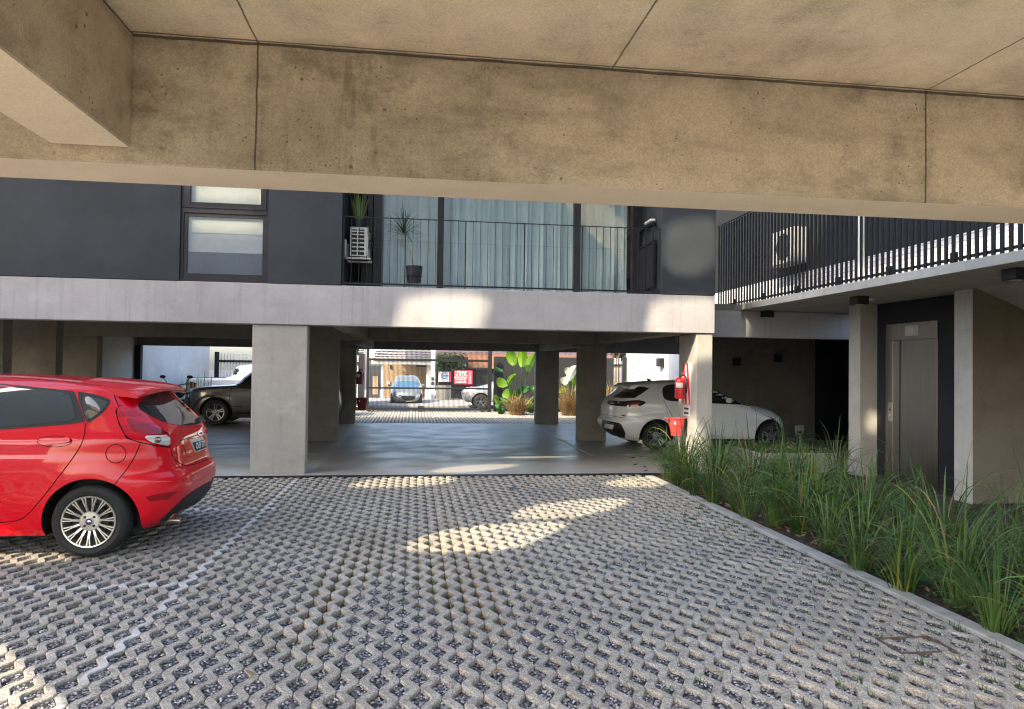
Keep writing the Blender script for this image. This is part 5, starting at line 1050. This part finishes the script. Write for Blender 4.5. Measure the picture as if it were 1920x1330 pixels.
# ---------------------------------------------------------------- houses across the street
HY = 44.0; HZ = -.449
def fr(px0, py0, px1, py1, y=HY, d=.2, z0=None):
    a_ = ony(px0, py1, y); b_ = ony(px1, py0, y); return (a_.x, y, a_.z if z0 is None else z0, b_.x, y+d, b_.z)
hs = thing('house', 'tan house with slate tiled roof and open carport across the street', 'house', (ony(755, 745, HY).x, HY, HZ))
build('carport_back_wall', MB().box(*fr(716, 684, 800, 748, 47, .2, HZ)), M['tan'], hs)
build('carport_post', MB().box(*fr(714.5, 681, 718.5, 748, 43.8, .18, HZ)), M['offwhite'], hs)
build('fascia_board', MB().box(*fr(696, 677.5, 808, 682.5, 43.5, .2)), M['offwhite'], hs)
L_, R_, T_ = ony(700, 678, 43.3), ony(809, 676, 43.3), ony(806, 655, 47.5); rf = MB()
ncol = 46
for i in range(ncol):
    x0 = L_.x+(R_.x-L_.x)*i/ncol; x1 = x0+(R_.x-L_.x)/ncol; f_ = min(1.0, .35+i/ncol*1.2)
    for j in range(9):
        if j/9 > f_: break
        y0, y1 = 43.3+.47*j, 43.3+.47*(j+1)+.04; z0, z1 = L_.z+.165*j, L_.z+.165*(j+1)
        n_ = 5; V = [(x0+(x1-x0)*k_/n_, yy, zz+.06*math.sin(math.pi*k_/n_)) for yy, zz in ((y0, z0+.05), (y1, z1)) for k_ in range(n_+1)]
        rf.add(V, [(k_, k_+1, n_+1+k_+1, n_+1+k_) for k_ in range(n_)])
build('roof', rf, M['tile'], hs, fix=False)
build('gable_wall', MB().box(*fr(690, 650, 760, 676, 47.8, .2)), M['cream'], hs)
dr_ = build('entrance_door', MB().box(*fr(690, 686, 713, 748, 45.0, .1, HZ)), M['dark_wall'], hs)
build('door_glass', MB().box(*fr(698, 706, 709, 740, 44.97, .02)), M['tan'], dr_); build('door_handle', MB().box(*fr(710, 718, 711.5, 724, 44.93, .03)), M['chrome'], dr_)
cgm = MB()
for px in np.arange(782, 800, 1.6): cgm.box(*fr(px, 687, px+.7, 748, 44.2, .04, HZ))
build('carport_gate', cgm.box(*fr(780, 685.5, 800, 688, 44.25, .06)), M['black_metal'], hs)
build('side_panel', MB().box(*fr(799, 687, 807, 730, 44.1, .1)).box(*fr(796, 731, 811, 750, 44.1, .1, HZ)), M['offwhite'], hs)
pil = build('pillar', MB().box(*fr(807, 656, 816, 763, 42.0, .35, HZ)), M['offwhite'], hs)
for y in (707.5, 716): build('meter_box', MB().box(*fr(808.5, y, 814, y+6, 41.96, .04)), M['dark_wall'], pil)
build('letter_box', MB().box(*fr(725, 716, 731, 721, 46.9, .1)), M['offwhite'], hs); build('wall_light', MB().box(*fr(731, 684.5, 734, 692, 46.9, .08)), M['black'], hs)
h2 = thing('house', 'brick house with dark railings and an arched window right of the white pillar', 'house', (ony(870, 745, HY).x, HY, HZ))
build('dark_front', MB().box(*fr(817, 672, 1000, 748, 44.6, .2, HZ)), M['dark_wall2'], h2); build('low_wall', MB().box(*fr(817.5, 723, 846, 750, 43.2, .2, HZ)), M['garage_conc'], h2)
rail_ = MB()
for px in np.arange(848, 921, 2.2): rail_.box(*fr(px, 684, px+.8, 750, 43.3, .04, HZ))
build('railing', rail_.box(*fr(847, 721, 921, 723, 43.35, .05)).box(*fr(847, 690, 921, 691.5, 43.35, .05)), M['black_metal'], h2)
build('brick_front', MB().box(*fr(878, 668, 990, 691, 44.3, .2)), brick('dark_orange_brick', (.3, .12, .06), (.25, .1, .05), (.2, .12, .08)), h2)
aw = MB(); c0 = ony(895, 688, 44.25); aw.add([(c0.x+.55*math.cos(t_), 44.25, c0.z-.15+.38*math.sin(t_)) for t_ in np.linspace(0, math.pi, 14)], [tuple(range(14))]); build('arched_window', aw, M['timber'], h2, fix=False)
build('upper_window', MB().box(*fr(858, 680, 874, 688, 44.4, .1)), M['offwhite'], h2)
for k_, (a0, b0) in enumerate(((656, 660), (662, 666), (668, 671))): build('roof_edge', MB().box(*fr(818, a0, 1190, b0, 45.0+.3*(2-k_), .6)), M['terracotta' if k_ != 1 else 'tile'], h2)
build('upper_wall', MB().box(*fr(818, 630, 1200, 668, 46.5, .2)), M['cream'], h2)
for px in (1052, 1066, 1078, 1158): build('window', MB().box(*fr(px, 657, px+7, 667, 46.4, .08)), M['dark_wall2'], h2)
def sign(label, rect, y):
    t = thing('sign_board', label, 'sign', ((fr(*rect, y)[0]+fr(*rect, y)[3])/2, y, fr(*rect, y)[2])); return t
t = sign('white sign board with a blue arc emblem fixed to the railings', (822, 697.5, 842, 716), 43.0); build('board', MB().box(*fr(822, 697.5, 842, 716, 43.0, .04)), M['white'], t)
build('red_edge', MB().box(*fr(842.2, 697, 846, 716.5, 43.0, .04)), M['red_print'], t)
c0 = ony(833, 705, 42.98); arcm = MB(); arcm.tube([(c0.x+.17*math.cos(t_), 42.985, c0.z+.17*math.sin(t_)) for t_ in np.linspace(.7, 5.5, 22)], .022, 6); build('arc_emblem', arcm, M['blue'], t); build('blue_band', MB().box(c0.x-.1, 42.97, c0.z-.045, c0.x+.24, 42.985, c0.z+.05), M['skyblue'], t)
t = sign('red and white estate agent board reading RUIZ on the railings', (851, 695, 886, 720.5), 43.0); build('board', MB().box(*fr(851, 695, 886, 720.5, 43.0, .04)), M['red_print'], t)
build('white_panel', MB().box(*fr(852, 696, 876, 709.5, 42.98, .015)), M['offwhite'], t); c0 = ony(864, 703.5, 42.965)
build('lettering', text_mb('RUIZ', .40, frame_M(c0, (1, 0, 0), (0, 0, 1)), bold=.006), M['red_print'], t, fix=False)
for k_, (a0, b0) in enumerate(((711.5, 713), (716, 717.6))): build('text_line', MB().box(*fr(854, a0, 874, b0, 42.985, .01)), M['white'], t)
build('side_strip', MB().box(*fr(878, 696, 884.5, 720, 42.985, .012)), plain('pink_print', (.6, .16, .2), .5), t)
v_ = thing('climbing_vine', 'green creeper covering the house front above the sign boards', 'plant', (ony(845, 690, 43).x, 43.2, HZ)); r0_, r1_ = ony(818, 693, 43), ony(872, 660, 43)
build('foliage', leafy(2600, lambda r: (r.uniform(r0_.x, r1_.x), r.uniform(42.9, 44.2), r.uniform(r0_.z, r1_.z)-.25*r.random()), .16, seed=2), M['vine'], v_, fix=False)
build('stem', MB().tube([(r0_.x+.1, 43.6, HZ), (r0_.x+.2, 43.6, r0_.z), (r1_.x-.3, 43.6, r1_.z-.2)], .03), M['bark'], v_)
tag(build('boundary_wall', MB().box(ony(668, 700, 34).x-.2, 26.5, -.6, ony(684, 700, 34).x-.4, 40, ony(672, 660, 34).z), M['brick_pink']), 'pinkish brick wall at the left edge of the entrance beyond the gate', 'wall')
def tree(label, x, y, z0, h, r, n_, seed, mat):
    rd = random.Random(seed); t = thing('tree', label, 'tree', (x, y, z0)); tk = MB().tube([(x, y, z0), (x+.05*r, y, z0+h*.45), (x-.05*r, y, z0+h*.75)], [.16*r**.5, .12*r**.5, .05], 10)
    cl = []
    for i in range(9):
        a_ = rd.random()*6.28; e = rd.uniform(-.2, 1.2); p = Vector((x+r*.75*math.cos(a_)*math.cos(e), y+r*.75*math.sin(a_)*math.cos(e), z0+h*.7+r*.7*math.sin(e))); cl.append((p, rd.uniform(.35, .6)*r)); tk.tube([(x, y, z0+h*.45), (Vector((x, y, z0+h*.6))+p)*.5, p], [.07*r**.5, .05, .02], 6)
    build('trunk', tk, M['bark'], t, smooth=60); lf = MB()
    def f(rq):
        p, q_ = cl[rq.randrange(9)]; d = Vector((rq.gauss(0, 1), rq.gauss(0, 1), rq.gauss(0, .8))).normalized()*q_*rq.random()**.4; return tuple(p+d)
    build('crown', leafy(n_, f, .16, seed=seed), mat, t, fix=False); return t
tree('leafy street tree behind the fence on the right', ony(1160, 690, 29).x, 29.5, -.5, 4.6, 1.6, 5200, 4, M['vine'])
tree('bright green tree at the left edge of the gate view', ony(664, 690, 31).x, 31, -.5, 5.0, 1.7, 5200, 6, M['weed'])
